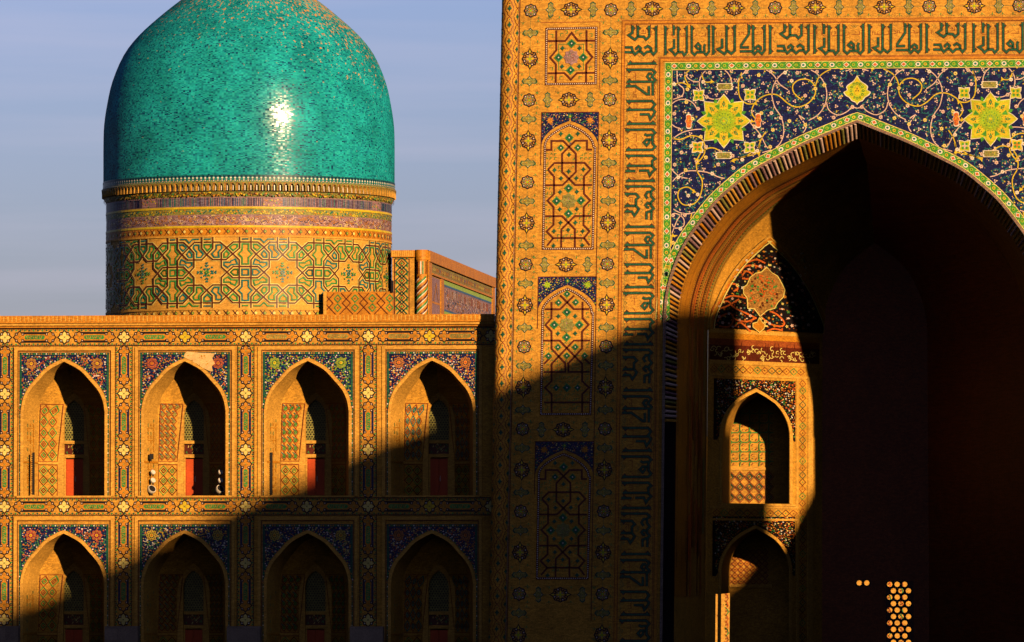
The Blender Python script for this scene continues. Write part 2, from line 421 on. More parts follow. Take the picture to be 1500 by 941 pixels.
# decoration of the niche backs
def girih_fill(s, x0, y0, x1, y1, p, m1, m2, h, wd=1.0, kind=0):
    """lattice of crossing diagonals with small lozenges, clipped to a rectangle"""
    nx = max(1, round((x1-x0)/p)); ny = max(1, round((y1-y0)/p)); px = (x1-x0)/nx; py = (y1-y0)/ny
    for i in range(nx):
        for j in range(ny):
            a, b = x0+i*px, y0+j*py; cx, cy = a+px/2, b+py/2
            if kind == 0:
                s.ribbon([(a, cy), (cx, b), (a+px, cy), (cx, b+py)], wd, m1 if (i+j) % 2 else m2, h, closed=True)
                s.poly([(cx-px*.16, cy), (cx, cy-py*.16), (cx+px*.16, cy), (cx, cy+py*.16)], m2 if (i+j) % 2 else m1, h)
            elif kind == 1:
                s.ribbon([(a, b), (a+px, b+py)], wd, m1, h); s.ribbon([(a, b+py), (a+px, b)], wd, m1, h+.003)
                s.ribbon([(cx-px*.27, cy), (cx, cy-py*.27), (cx+px*.27, cy), (cx, cy+py*.27)], wd, m2, h+.005, closed=True)
            elif kind == 2:
                s.ribbon([(a, cy), (a+px*.3, cy), (cx, cy-py*.2), (a+px*.7, cy), (a+px, cy)], wd, m1, h)
                s.ribbon([(cx, b), (cx, b+py*.3), (cx+px*.2, cy), (cx, b+py*.7), (cx, b+py)], wd, m1, h+.003)
                s.ribbon([(a+px*.12, b+py*.3), (a+px*.3, b+py*.12)], wd, m2, h); s.ribbon([(a+px*.7, b+py*.88), (a+px*.88, b+py*.7)], wd, m2, h)
                s.disc(cx, cy, wd*.9, m2, h+.006, 4); s.disc(a+px*.82, b+py*.18, wd*.7, 'green', h+.003, 4)
            else:
                s.ribbon([(a, cy), (cx, b), (a+px, cy), (cx, b+py)], wd, m1, h, closed=True)
                s.ribbon([(a+px*.2, cy), (cx, b+py*.2), (a+px*.8, cy), (cx, b+py*.8)], wd*.8, m2, h, closed=True)
                s.poly([(cx-px*.12, cy), (cx, cy-py*.12), (cx+px*.12, cy), (cx, cy+py*.12)], m1, h+.003)
s = S(PB)
girih_fill(s, 1063, 600, 1133, 684, 13, 'green', 'rust', .02, 1.3, 2); s.rect(1058, 686, 1140, 690, 'pale_brick', .03, 0)
girih_fill(s, 1063, 692, 1133, 737, 15, 'rust', 'dark_green', .02, 1.5, 3)
girih_fill(s, 1063, 805, 1125, 857, 9, 'rust', 'orange', .02, 1.4, 3); s.rect(1069, 858, 1130, 862, 'pale_brick', .05, 0)
s.rect(1068, 857, 1130, 861, 'pale_brick', .12, 0); s.build('niche_tilework', portal)

# ---- back wall of the apse with lattice windows
BP = Plane(560/SP, 1250, 800)
bx0, bx1 = secs[3][0][0], secs[3][-1][0]
LAT = [(1297.5, 852, 1338, 962), (1253, 850, 1278, 873)]
s = S(BP)
u0 = min(range(900, 1400), key=lambda u: abs(BP.X(u)-bx0)); u1 = min(range(1200, 1700), key=lambda u: abs(BP.X(u)-bx1))
u0 -= 1; u1 += 1
vt = 330
s.poly([(u0, vt), (u1, vt), (u1, 850), (u0, 850)], 'rust', 0)  # dark rust colour stands for the shade deep in the recess
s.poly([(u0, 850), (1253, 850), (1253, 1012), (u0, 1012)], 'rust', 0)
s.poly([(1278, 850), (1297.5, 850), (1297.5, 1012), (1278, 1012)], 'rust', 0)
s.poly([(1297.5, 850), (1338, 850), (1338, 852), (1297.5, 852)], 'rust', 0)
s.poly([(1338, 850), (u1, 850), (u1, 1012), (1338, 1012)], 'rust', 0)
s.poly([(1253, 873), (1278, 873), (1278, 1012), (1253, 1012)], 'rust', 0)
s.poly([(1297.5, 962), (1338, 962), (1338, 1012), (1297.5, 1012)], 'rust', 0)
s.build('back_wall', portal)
for (a, b, c_, d) in LAT:
    s = S(BP); cw, ch = 11.0, 9.4; row = 0; y = b
    while y < d-1:
        x = a-(cw/2 if row % 2 else 0)
        while x < c_-.5:
            xa, xb, ya, yb = max(a, x), min(c_, x+cw), y, min(d, y+ch)
            cx, cy = x+cw/2, y+ch/2; rx, ry = 4.1, 3.9
            solid = (a < 1290 and not ((row == 0 and x < 1270) or (row == 1 and 1264 < x < 1276)))
            if xa > x+.1 or xb < x+cw-.1 or solid: s.poly([(xa, ya), (xb, ya), (xb, yb), (xa, yb)], 'rust' if a < 1290 else 'brown', 0)
            else:
                outer = [(xb, cy), (xb, yb), (cx, yb), (xa, yb), (xa, cy), (xa, ya), (cx, ya), (xb, ya)]
                inner = [(cx+rx*math.cos(k*math.pi/4), cy+ry*math.sin(k*math.pi/4)) for k in range(8)]
                for k in range(8):
                    q = (k+1) % 8; s.poly([outer[k], outer[q], inner[q], inner[k]], 'dark_metal', 0)
                    s.face([s.mp(*inner[k], 0), s.mp(*inner[q], 0), s.mp(*inner[q], -.1), s.mp(*inner[k], -.1)], 'dark_metal')
            x += cw
        y += ch; row += 1
    s.build('lattice_screen', portal)

# ---- decoration of the diagonal wall (lunette, cornice, inscription, lozenge borders)
s = S(dwy)
s.rect(1038, 486, 1200, 491, 'pale_brick', .05, 0)
s.rect(1038, 491, 1200, 499, 'orange', .03, 0)
s.rect(1038, 499, 1200, 508, 'rust', .012); s.rect(1038, 508, 1200, 530, 'brown', .008)
for k in range(70):
    x = 1042+k*2.2+random.uniform(-1, 1); y = random.uniform(512, 527)
    p = [(x, y)]; an = random.uniform(0, 6.28)
    for _ in range(6): an += random.uniform(.4, .9); p.append((p[-1][0]+1.6*math.cos(an), p[-1][1]+1.6*math.sin(an)))
    s.ribbon(p, .9, 'pale_yellow', .016)
for x in (1085, 1121, 1124, 1134, 1140, 1152, 1163, 1175): s.ribbon([(x, 503), (x, 526)], 1.0, 'brown', .02)
s.rect(1038, 530, 1200, 535.5, 'pale_brick', .04, 0)
def lozenges(s, x0, y0, x1, y1, p, h, vertical=False):
    n = max(1, int(((y1-y0) if vertical else (x1-x0))/p)); cols = ['rust', 'green', 'rust', 'dark_green', 'brown']
    for i in range(n):
        if vertical: cx = (x0+x1)/2; cy = y0+(i+.5)*(y1-y0)/n; rx = (x1-x0)*.42; ry = (y1-y0)/n*.5
        else: cy = (y0+y1)/2; cx = x0+(i+.5)*(x1-x0)/n; ry = (y1-y0)*.42; rx = (x1-x0)/n*.5
        s.ribbon([(cx-rx, cy), (cx, cy-ry), (cx+rx, cy), (cx, cy+ry)], 1.0, cols[i % 5], h, closed=True)
        s.disc(cx, cy, 1.2, cols[(i+2) % 5], h, 4)
lozenges(s, 1040, 537, 1178, 549, 10, .012)
s.rect(1038, 549.5, 1196, 553, 'pale_brick', .04, 0)
s.rect(1166, 553, 1169, 742, 'pale_brick', .03, 0); lozenges(s, 1170, 555, 1181, 742, 10, .012, True)
s.rect(1183, 553, 1190, 1000, 'pale_brick', .04, 0)
s.rect(1040, 742, 1169, 745, 'pale_brick', .04, 0)
lozenges(s, 1045, 746, 1168, 758, 11, .012)
s.rect(1040, 760, 1170, 763, 'pale_brick', .04, 0); s.rect(1167, 763, 1170, 960, 'pale_brick', .04, 0)
lozenges(s, 1171, 745, 1181, 960, 10, .012, True)
def scatter(s, inside, x0, y0, x1, y1, n, pal, h, rmin=.7, rmax=1.9, dmin=2.3):
    pts = []
    for _ in range(n*6):
        x, y = random.uniform(x0, x1), random.uniform(y0, y1)
        if not inside(x, y) or any((x-a)**2+(y-b)**2 < dmin*dmin for a, b in pts[-400:]): continue
        pts.append((x, y)); r = random.uniform(rmin, rmax); m = random.choice(pal); t = random.random()
        if t < .4: s.star(x, y, r, r*.5, 5, m, h, random.uniform(0, 6)); 
        elif t < .7: s.disc(x, y, r*.75, m, h, 5)
        else: s.disc(x, y, r, m, h, 4, random.uniform(0, 3), ry=r*.55)
        if r > 1.5 and t < .7: s.disc(x, y, r*.3, 'rust', h+.004, 4)
        if len(pts) >= n: break
for (c, hw, apex, spring, bot) in OPN:
    a_, b_ = niche_curve(c, hw, apex, spring), None
    pl = [(1041, apex-15), (c, apex-15)] + [(x, y-4) for x, y in a_] + [(1041, spring)]
    s.poly([(1045, apex-17), (c, apex-17)]+[(x, y-5) for x, y in a_]+[(1050, spring+6), (1045, spring+6)], 'black', .01)
    pr = [(2*c-x, y-5) for x, y in a_]
    s.poly([(1165, apex-17), (c, apex-17)]+pr+[(1163, spring+6), (1165, spring+6)], 'black', .01)
    def ins(x, y, a_=a_, c=c):
        dx = -abs(x-c)
        for i in range(len(a_)-1):
            if a_[i+1][0]-c <= dx <= a_[i][0]-c: return y < a_[i][1]-6.5
        return abs(dx) < 58 and y < spring
    scatter(s, ins, 1047, apex-16, 1164, spring, 520, ['pale_yellow', 'orange', 'terracotta', 'green', 'orange', 'white', 'terracotta'], .018, .8, 1.9, 2.1)
    full = a_[::-1]+mirror(a_, c)[1:]
    s.ribbon([(c-hw-1.5, bot)]+offset(full, -1.5)+[(c+hw+1.5, bot)], 4, 'pale_brick', .04, base=0)
s.rect(1050, 738.5, 1166, 741.5, 'pale_brick', .05, 0)
s.build('wall_tilework', portal)
# lunette: navy field, orange scrolls, medallion
LC = 1125
LUN = [(LC, 349), (1113, 358), (1102, 368), (1088, 381), (1072, 401), (1057, 425), (1045, 451), (1038, 470), (1036, 485)]
LUN = catmull(LUN, 4)
def lm(u, v, h=0): return DW(T(u), VVc(v), h)
_v2 = {}
def VVc(v):
    k = round(v, 1)
    if k not in _v2: _v2[k] = VV(1115, v)
    return _v2[k]
# the wall curves inwards above the springing, so T is recomputed per height
_tt = {}
def Tat(u, v):
    y = VVc(v); k = round(y, 0)
    if k not in _tt: _tt[k] = [project(DW(t/40, y))[0] for t in range(41)]
    a = _tt[k]
    for i in range(40):
        if a[i] <= u <= a[i+1]: return (i+(u-a[i])/(a[i+1]-a[i]))/40
    return 0 if u < a[0] else 1
def lun(u, v, h=0): return DW(Tat(u, v), VVc(v), h)
def dense(poly, st=7):
    out = []
    for i, p in enumerate(poly):
        q = poly[(i+1) % len(poly)]; n = max(1, int(math.dist(p, q)/st))
        for j in range(n): out.append((p[0]+(q[0]-p[0])*j/n, p[1]+(q[1]-p[1])*j/n))
    return out
s = S(lun)
fullL = LUN[::-1]+[(x, y) for x, y in mirror(LUN, LC)[1:]]
def lx(y, P=LUN):
    for i in range(len(P)-1):
        if P[i][1] <= y <= P[i+1][1]: q = (y-P[i][1])/(P[i+1][1]-P[i][1]+1e-9); return P[i][0]+(P[i+1][0]-P[i][0])*q
    return P[0][0]
yy = 354
while yy < 484:
    y2 = min(484, yy+5)
    n = 12
    for i in range(n):
        f = lambda y, t: lx(y)+(2*LC-2*lx(y))*t
        s.poly([(f(yy, i/n), yy), (f(yy, (i+1)/n), yy), (f(y2, (i+1)/n), y2), (f(y2, i/n), y2)], 'black', .05)
    yy = y2
s.ribbon(offset(fullL, 1.5), 2, 'pale_brick', .09, base=0); s.ribbon(offset(fullL, 4.5), 4, 'orange', .07); s.ribbon(offset(fullL, 8), 1.6, 'pale_yellow', .08)
def scanfill(s, poly, m, h, st=4):
    y0, y1 = min(p[1] for p in poly), max(p[1] for p in poly); n = max(1, int((y1-y0)/st))
    def xs(y):
        o = sorted(a[0]+(b[0]-a[0])*(y-a[1])/(b[1]-a[1]) for a, b in zip(poly, poly[1:]+poly[:1]) if (a[1] <= y) != (b[1] <= y))
        return (o[0], o[-1]) if len(o) > 1 else None
    for i in range(n):
        ya, yb = y0+(y1-y0)*i/n, y0+(y1-y0)*(i+1)/n; A, B = xs(ya+.01), xs(yb-.01)
        if not A or not B: continue
        k = max(1, int((A[1]-A[0])/9))
        for j in range(k):
            s.poly([(A[0]+(A[1]-A[0])*j/k, ya), (A[0]+(A[1]-A[0])*(j+1)/k, ya), (B[0]+(B[1]-B[0])*(j+1)/k, yb), (B[0]+(B[1]-B[0])*j/k, yb)], m, h)
def scroll(s, pts, m, wd, h, k=5): s.ribbon(catmull(pts, k), wd, m, h)
O = (1000, 360); q = 4.704
def cc(L_): return [(O[0]+x/q, O[1]+y/q) for x, y in L_]
for p in ([(215, 540), (195, 480), (225, 420), (300, 400), (345, 440), (420, 470), (490, 500)], [(240, 570), (310, 570), (340, 520), (320, 480), (260, 500), (230, 540)],
          [(280, 380), (340, 360), (440, 370), (470, 350)], [(390, 200), (420, 160), (480, 150), (540, 160)], [(400, 240), (450, 240), (470, 210), (430, 190), (400, 220)],
          [(300, 330), (310, 290), (350, 280), (370, 310), (340, 330)], [(540, 500), (600, 540), (670, 550), (690, 520), (640, 470), (590, 450)], [(330, 580), (380, 540), (420, 560), (460, 600)],
          [(570, 590), (620, 570), (680, 580)], [(350, 520), (430, 530), (500, 500)], [(440, 130), (500, 110), (560, 130)], [(250, 450), (300, 430), (380, 380)]):
    scroll(s, cc(p), 'terracotta', 2.3, .075)
random.seed(11)
def inl(x, y): return 370 < y < 482 and x > lx(y)+4
scatter(s, inl, 1038, 362, 1190, 482, 520, ['terracotta', 'teal', 'dark_green', 'orange', 'rust'], .065, .9, 2.0, 3.0)
scatter(s, inl, 1038, 365, 1190, 482, 130, ['white', 'pink', 'pale_yellow', 'green', 'pink', 'orange'], .085, 1.6, 3.2, 6)
med = cc([(520, 490), (480, 440), (435, 440), (430, 370), (405, 340), (405, 300), (430, 280), (450, 230), (490, 200), (530, 190), (565, 155), (600, 190), (640, 210), (670, 260), (690, 300), (680, 350), (640, 390), (620, 430), (570, 445)])
scanfill(s, med, 'ochre', .10); s.ribbon(med, 1.2, 'pale_yellow', .11, closed=True)
for k in range(90):
    a_, r_ = random.uniform(0, 6.28), random.uniform(0, 26); s.star(1115+r_*.9*math.cos(a_), 428+r_*math.sin(a_), 2.2, 1.1, 5, random.choice(['terracotta', 'terracotta', 'brown', 'green']), .115)
s.poly(cc([(515, 600), (470, 565), (470, 540), (500, 530), (515, 500), (535, 530), (555, 545), (545, 575)]), 'orange', .10); s.ribbon(cc([(515, 600), (470, 565), (470, 540), (500, 530), (515, 500), (535, 530), (555, 545), (545, 575)]), 1, 'pale_yellow', .11, closed=True)
s.build('lunette', portal)

# ---- soffit bands: concentric dotted lines following the arch between the ribs and the lunette
def softmap(k0, k1):
    a, b = secs[k0], secs[k1]; n = NB//2
    def mp(t, i, h=0):           # i = 0 apex .. towards left springing
        j = n-i; j0 = max(0, int(math.floor(j))); j1 = min(j0+1, NB-1); fq = j-j0
        A = Vector(a[j0]).lerp(Vector(a[j1]), fq); B = Vector(b[j0]).lerp(Vector(b[j1]), fq)
        p = A.lerp(B, t); c0 = Vector((0, p.y, p.z-3 if i < len(SH) else p.z)); d = (c0-p); d.y = 0; d.normalize()
        return p+d*h
    return mp
sm_ = softmap(1, 2); s = S(sm_)
IM = len(SH)+.5
def band(s, t0, t1, m, h, i0=0, i1=IM, st=1.0):
    i = i0
    while i < i1-1e-6:
        j = min(i1, i+st); s.face([s.mp(t0, i, h), s.mp(t1, i, h), s.mp(t1, j, h), s.mp(t0, j, h)], m); i = j
def dots(s, t, dt, m, h, i0=2, i1=IM, n=120, duty=.55):
    for k in range(n):
        a = i0+(i1-i0)*k/n; b = a+(i1-i0)/n*duty; s.face([s.mp(t-dt, a, h), s.mp(t+dt, a, h), s.mp(t+dt, b, h), s.mp(t-dt, b, h)], m)
band(s, .0, .36, 'orange', .01); dots(s, .05, .012, 'ochre', .02, n=150); dots(s, .33, .012, 'ochre', .02, n=130); band(s, .36, .40, 'brown', .02); dots(s, .42, .02, 'terracotta', .03)
dots(s, .12, .006, 'orange', .02, n=160); dots(s, .20, .006, 'rust', .02, n=160); dots(s, .28, .006, 'orange', .02, n=160)
band(s, .46, .50, 'terracotta', .02); dots(s, .53, .02, 'brown', .03, n=90); band(s, .58, .60, 'pale_brick', .03); dots(s, .64, .022, 'terracotta', .03, n=100)
band(s, .69, .71, 'brown', .02); dots(s, .74, .02, 'rust', .03, n=110); band(s, .79, .82, 'terracotta', .03); dots(s, .87, .03, 'olive', .03, n=70); band(s, .94, .96, 'pale_brick', .03)
s.build('soffit_tilework', portal)

# ---- ribs round the arch, each a piece of its own
arcF = [(x, y) for x, y in (prof(HW0, 181.5, 470, 620)[::-1]+prof(HW0, 181.5, 470, 620, side=1)[1:])]
arcB = [(x, y) for x, y in (prof(262, 201, 474, 620)[::-1]+prof(262, 201, 474, 620, side=1)[1:])]
def arclen(P):
    a = [0]
    for i in range(1, len(P)): a.append(a[-1]+math.dist(P[i], P[i-1]))
    return a
def at(P, a, t):
    t *= a[-1]
    for i in range(1, len(P)):
        if a[i] >= t: q_ = (t-a[i-1])/(a[i]-a[i-1]); return (P[i-1][0]+(P[i][0]-P[i-1][0])*q_, P[i-1][1]+(P[i][1]-P[i-1][1])*q_)
    return P[-1]
aF, aB = arclen(arcF), arclen(arcB)
NR = 170
ribm = {}
for m in ('pale_brick', 'olive', 'mauve', 'pink', 'orange'):
    # a tapering half-round rib, 1 m long along +X, then placed and scaled
    s = S(None); r0, r1 = .068, .05
    n = 5
    for k in range(n-1):
        a, b = math.pi*k/(n-1), math.pi*(k+1)/(n-1)
        s.face([(0, r0*math.cos(a), r0*math.sin(a)), (1, r1*math.cos(a), r1*math.sin(a)), (1, r1*math.cos(b), r1*math.sin(b)), (0, r0*math.cos(b), r0*math.sin(b))], m)
    s.face([(1, r1*math.cos(math.pi*k/(n-1)), r1*math.sin(math.pi*k/(n-1))) for k in range(n)], m)
    s.face([(0, r0*math.cos(math.pi*k/(n-1)), r0*math.sin(math.pi*k/(n-1))) for k in range(n)][::-1], m)
    ribm[m] = s.mesh('rib')
random.seed(3)
for k in range(NR):
    t = (k+.5)/NR
    if abs(t-.5) < .002: continue
    f_, b_ = at(arcF, aF, t), at(arcB, aB, t)
    A = Vector(PF(*f_)); A.y = 0.02; Bv = Vector(PF(*b_)); Bv.y = 34/SP
    x_ = (Bv-A); ln = x_.length; x_.normalize()
    f2, b2 = at(arcF, aF, min(1, t+.002)), at(arcF, aF, max(0, t-.002))
    tg = Vector(PF(*f2))-Vector(PF(*b2)); z_ = x_.cross(tg).normalized()
    inward = Vector((PF(UC, 480)[0], 0, PF(UC, 480)[2]))-A
    if z_.dot(inward) < 0: z_ = -z_
    y_ = z_.cross(x_)
    from mathutils import Matrix
    M3 = Matrix((x_*ln, y_, z_)).transposed()
    o = link('rib', ribm[random.choice(['pale_brick', 'pale_brick', 'olive', 'mauve', 'pink', 'orange'])], portal)
    o.matrix_basis = Matrix.Translation(A) @ M3.to_4x4()

# ---- mouldings round the arch, green border strip
fullA = P0L[:-2][::-1]+P0R[:-2][1:]
fullAd = [(fullA[0][0], BOT)]+[(fullA[0][0], 560)]+fullA+[(fullA[-1][0], 560)]+[(fullA[-1][0], BOT)]
s = S(PF); s.ribbon(offset(fullAd, -1.6), 3.6, 'grey_tile', .12, base=0); s.build('arch_moulding', portal)
s = S(PF)
for k in range(520):
    p = at(offset(fullAd, -1.6), arclen(fullAd), .26+.48*k/520)
    if k % 2: s.disc(p[0], p[1], 1.0, 'rust', .124, 4)
s.build('moulding_beads', portal, kind='stuff')
XL, YT = 974.5, 90.5    # outer corner of the green border
border = [(XL+6, 470), (XL+6, YT+6), (2*UC-XL-6, YT+6), (2*UC-XL-6, 470)]
archo = offset(fullA, -9.5)
s = S(PF)
s.ribbon(border, 11, 'leaf', .014); s.ribbon(archo, 10, 'leaf', .012)
s.ribbon([(XL+1, 470), (XL+1, YT+.8), (2*UC-XL-1, YT+.8), (2*UC-XL-1, 470)], .9, 'pale_yellow', .02)
s.ribbon([(XL+11.5, 420), (XL+11.5, YT+11.5), (2*UC-XL-11.5, YT+11.5), (2*UC-XL-11.5, 420)], .9, 'pale_yellow', .02)
s.ribbon(offset(fullA, -14.6), 1.0, 'pale_yellow', .02); s.ribbon(offset(fullA, -4.4), .9, 'pale_yellow', .02)
def chain(s, path, pitch):
    a = arclen(path); n = int(a[-1]/pitch)
    for k in range(n):
        p = at(path, a, (k+.5)/n); p2 = at(path, a, min(1, (k+.6)/n)); an = math.atan2(p2[1]-p[1], p2[0]-p[0])
        def rr(L_): return [(p[0]+x*math.cos(an)-y*math.sin(an), p[1]+x*math.sin(an)+y*math.cos(an)) for x, y in L_]
        kq = k % 4
        if kq == 0: s.poly(rr([(-4.6, 0), (0, -3.8), (4.6, 0), (0, 3.8)]), 'white', .022); s.poly(rr([(-3, 0), (0, -2.5), (3, 0), (0, 2.5)]), 'terracotta', .027)
        elif kq == 2: s.poly(rr([(3.9*math.cos(i*.785), 3.4*math.sin(i*.785)) for i in range(8)]), 'white', .022); s.poly(rr([(2*math.cos(i*.785), 1.7*math.sin(i*.785)) for i in range(8)]), 'teal', .027)
        else: s.poly(rr([(2.6*math.cos(i*.785), 2.4*math.sin(i*.785)) for i in range(8)]), 'yellow' if k % 8 in (1, 7) else 'lime', .022); s.poly(rr([(-1.2, 0), (0, -1.1), (1.2, 0), (0, 1.1)]), 'dark_green', .027)
        s.ribbon(rr([(-5, -2), (-3.6, -4), (-2, -4.3)]), .7, 'pale_yellow', .02); s.ribbon(rr([(-5, 2), (-3.6, 4), (-2, 4.3)]), .7, 'pale_yellow', .02)
chain(s, border, 10.4); chain(s, archo, 10.4)
s.build('border_strip', portal)

# ---- mosaic spandrels
archn = offset(fullA, -14.8)
archL = [p for p in archn if p[0] <= UC+.01][::-1]; archL[0] = (UC, archL[0][1])
def arch_y(dx, P=archL):
    dx = -abs(dx)
    for i in range(len(P)-1):
        if P[i+1][0]-UC <= dx <= P[i][0]-UC:
            q_ = (dx-(P[i][0]-UC))/((P[i+1][0]-P[i][0]) or 1); return P[i][1]+(P[i+1][1]-P[i][1])*q_
    return 1e9
s = S(PF)
for P in (archL, mirror(archL, UC)):
    e_ = XL+11.5 if P is archL else 2*UC-XL-11.5
    k = [p for p in P if (p[0] > e_ if P is archL else p[0] < e_)]
    s.poly([(e_, YT+11.5), (UC, YT+11.5)]+k+[(e_, k[-1][1]+8)], 'navy', .01)
random.seed(5)
AST = [(1062, 178, 32), (1254, 134, 19)]
def in_sp(x, y, mg=2):
    dx = -abs(x-UC)
    if y < YT+14 or UC+dx < XL+14: return False
    if y > arch_y(dx)-mg: return False
    xx = UC+dx
    if abs(xx-1062) < 31 and abs(y-178) < 31: return False
    if math.hypot(xx-1062, y-178) < 40: return False
    if math.hypot(xx-UC, y-134) < 21: return False
    return True
# fine teal tendrils
tend = []
for _ in range(2600):
    x, y = random.uniform(985, 2*UC-985), random.uniform(103, 430)
    if not in_sp(x, y, 6) or any((x-a)**2+(y-b)**2 < 120 for a, b in tend): continue
    r_ = random.uniform(6, 9.5); a0 = random.uniform(0, 6.28); sw = random.choice((-1, 1))*random.uniform(4.6, 6.6)
    p = [(x+r_*(1-.8*i/13)*math.cos(a0+sw*i/13), y+r_*(1-.8*i/13)*math.sin(a0+sw*i/13)) for i in range(14)]
    p = [q_ for q_ in p if in_sp(*q_, 2)]
    if len(p) < 8: continue
    tend.append((x, y)); s.ribbon(p, .95, 'teal', .014)
    for i in range(1, len(p)-1, 2):
        dx, dy = p[i+1][0]-p[i-1][0], p[i+1][1]-p[i-1][1]; l_ = math.hypot(dx, dy) or 1
        if l_ > 8: continue
        sd = 1 if (i//2) % 2 else -1; cx, cy = p[i][0]-dy/l_*1.7*sd, p[i][1]+dx/l_*1.7*sd; m_ = random.choice(['pale_yellow', 'teal', 'olive', 'lime', 'pink', 'teal'])
        s.poly([(cx-dx/l_*1.3, cy-dy/l_*1.3), (cx-dy/l_*.6*sd, cy+dx/l_*.6*sd), (cx+dx/l_*1.3, cy+dy/l_*1.3), (cx+dy/l_*.5*sd, cy-dx/l_*.5*sd)], m_, .02)
    s.star(p[-1][0], p[-1][1], 1.7, .8, 5, random.choice(['pink', 'white', 'yellow']), .024)
scatter(s, lambda x, y: in_sp(x, y, 3), 985, 103, 2*UC-985, 430, 900, ['pale_yellow', 'pink', 'olive', 'teal', 'yellow', 'teal'], .018, .5, 1.0, 4.2)
s.build('spandrel_mosaic', portal)
q = 3.92
def c1(L_): return [(960+x/q, y/q) for x, y in L_]
def c2(L_): return [(960+x/3.36, 180+y/3.36) for x, y in L_]
def circ(cx, cy, r_, a, b, n=14): return [(cx+r_*math.cos(R(a+(b-a)*i/n)), cy+r_*math.sin(R(a+(b-a)*i/n))) for i in range(n+1)]
WH = [c1(circ(830, 550, 157, -182, 70)), c1([(673, 555), (690, 620), (728, 680), (742, 760), (720, 830), (670, 865), (620, 880)]),
      c1(circ(590, 520, 125, 200, 325)), c1([(692, 448), (720, 490), (765, 520)]), c1([(985, 595), (1000, 640), (1050, 668), (1100, 650), (1130, 625), (1160, 630)]),
      c1(circ(350, 480, 92, -300, 20)), c1([(260, 470), (225, 468), (190, 445), (175, 415)]), c1(circ(165, 655, 85, -20, -260)), c1([(130, 405), (135, 475), (168, 510), (160, 550), (110, 570)]),
      c1([(90, 860), (110, 800), (170, 760), (240, 745), (300, 745)]), c1([(850, 700), (868, 740), (835, 790)]), c1([(845, 695), (830, 670), (860, 690)]),
      c2(circ(175, 175, 100, 165, 95)), c2([(75, 350), (95, 290), (160, 240), (260, 245), (330, 273), (400, 275), (460, 235), (487, 170), (480, 130)]),
      c2([(75, 325), (78, 400), (130, 443), (190, 447), (250, 412), (280, 362), (350, 338)]), c2([(75, 475), (105, 447), (148, 470), (150, 510), (110, 520), (95, 500)]),
      c2([(470, 0), (520, 60), (560, 130), (620, 140), (660, 60)]), c2([(150, 445), (120, 480), (90, 560)]), c1([(1095, 415), (1150, 398)])]
YE = [c1([(845, 580), (800, 540), (793, 495), (830, 463), (885, 465), (920, 505), (915, 560), (870, 605), (810, 620), (760, 595), (705, 550), (640, 550), (580, 590), (558, 650), (590, 700), (560, 700)]),
      c1([(920, 505), (945, 445), (1010, 405), (1080, 405), (1150, 398)]), c1([(500, 420), (482, 480), (490, 560), (530, 598), (580, 598)]), c1([(95, 540), (110, 490), (160, 475), (200, 495)]),
      c1([(200, 495), (175, 440), (200, 405), (250, 405)]), c1([(270, 425), (290, 470), (330, 470)]), c1([(100, 790), (150, 802), (220, 780), (280, 805), (292, 880), (250, 940)]),
      c1([(450, 920), (520, 905), (560, 880), (600, 885)]), c1([(640, 760), (615, 800), (600, 850), (600, 900)]), c1([(235, 560), (285, 580)]),
      c2([(212, 180), (213, 235), (240, 290), (230, 362), (200, 400), (150, 405), (123, 370), (130, 330), (170, 318), (200, 340)]), c2([(340, 150), (290, 125), (240, 140), (212, 185)]),
      c2([(190, 450), (175, 500), (145, 550), (100, 558)]), c2([(95, 545), (90, 610), (75, 660)]), c2([(520, 110), (500, 155), (440, 170), (390, 190)])]
s = S(PF)
def clip_draw(s, pts, wd, m, h):
    p = catmull(pts, 4); run = []
    for x, y in p+[(0, 0)]:
        ok = (x, y) != (0, 0) and y > YT+12.5 and x > XL+12 and x < 2*UC-XL-12 and y < arch_y(x-UC)-1
        if ok: run.append((x, y))
        else:
            if len(run) > 1: s.ribbon(run, wd, m, h)
            run = []
for L_, m in ((WH, 'pink'), (YE, 'yellow')):
    for p in L_:
        clip_draw(s, p, 1.35 if m == 'pink' else 1.6, m, .028); clip_draw(s, mirror(p, UC), 1.35 if m == 'pink' else 1.6, m, .028)
        if m == 'yellow':
            for z_ in (p, mirror(p, UC)):
                e_ = z_[-1]
                if in_sp(*e_, 3): s.star(e_[0], e_[1], 4.2, 1.6, 3, 'yellow', .03, random.uniform(0, 6))
s.build('spandrel_scrolls', portal)
# flowers as pieces of their own
fl = {}
lf = local(PF.s)
for nm, (m, mc) in {'a': ('pink', 'rust'), 'b': ('white', 'orange'), 'c': ('pale_yellow', 'rust'), 'd': ('pink', 'green')}.items():
    s = S(lf)
    for k in range(6): s.disc(1.9*math.cos(k*1.047), 1.9*math.sin(k*1.047), 1.1, m, .034, 6)
    s.disc(0, 0, 1.4, m, .036, 6); s.disc(0, 0, .9, mc, .04, 5); fl[nm] = s.mesh('flower')
s = S(lf)
for k in range(3): s.disc(1.7*math.cos(k*2.094-1.57), 1.7*math.sin(k*2.094-1.57), 1.25, 'pink', .034, 5)
fl['t'] = s.mesh('flower')
random.seed(9); placed = []; n_ = 0
for _ in range(6000):
    x, y = random.uniform(986, UC), random.uniform(104, 420)
    if not in_sp(x, y, 5) or any(math.hypot(x-a, y-b) < 13.5 for a, b in placed): continue
    placed.append((x, y)); k = random.choice('abcdttt')
    for xx in (x, 2*UC-x):
        if xx < 1560: link('flower', fl[k], portal, PF(xx, y), rot=(0, random.uniform(0, 6), 0))
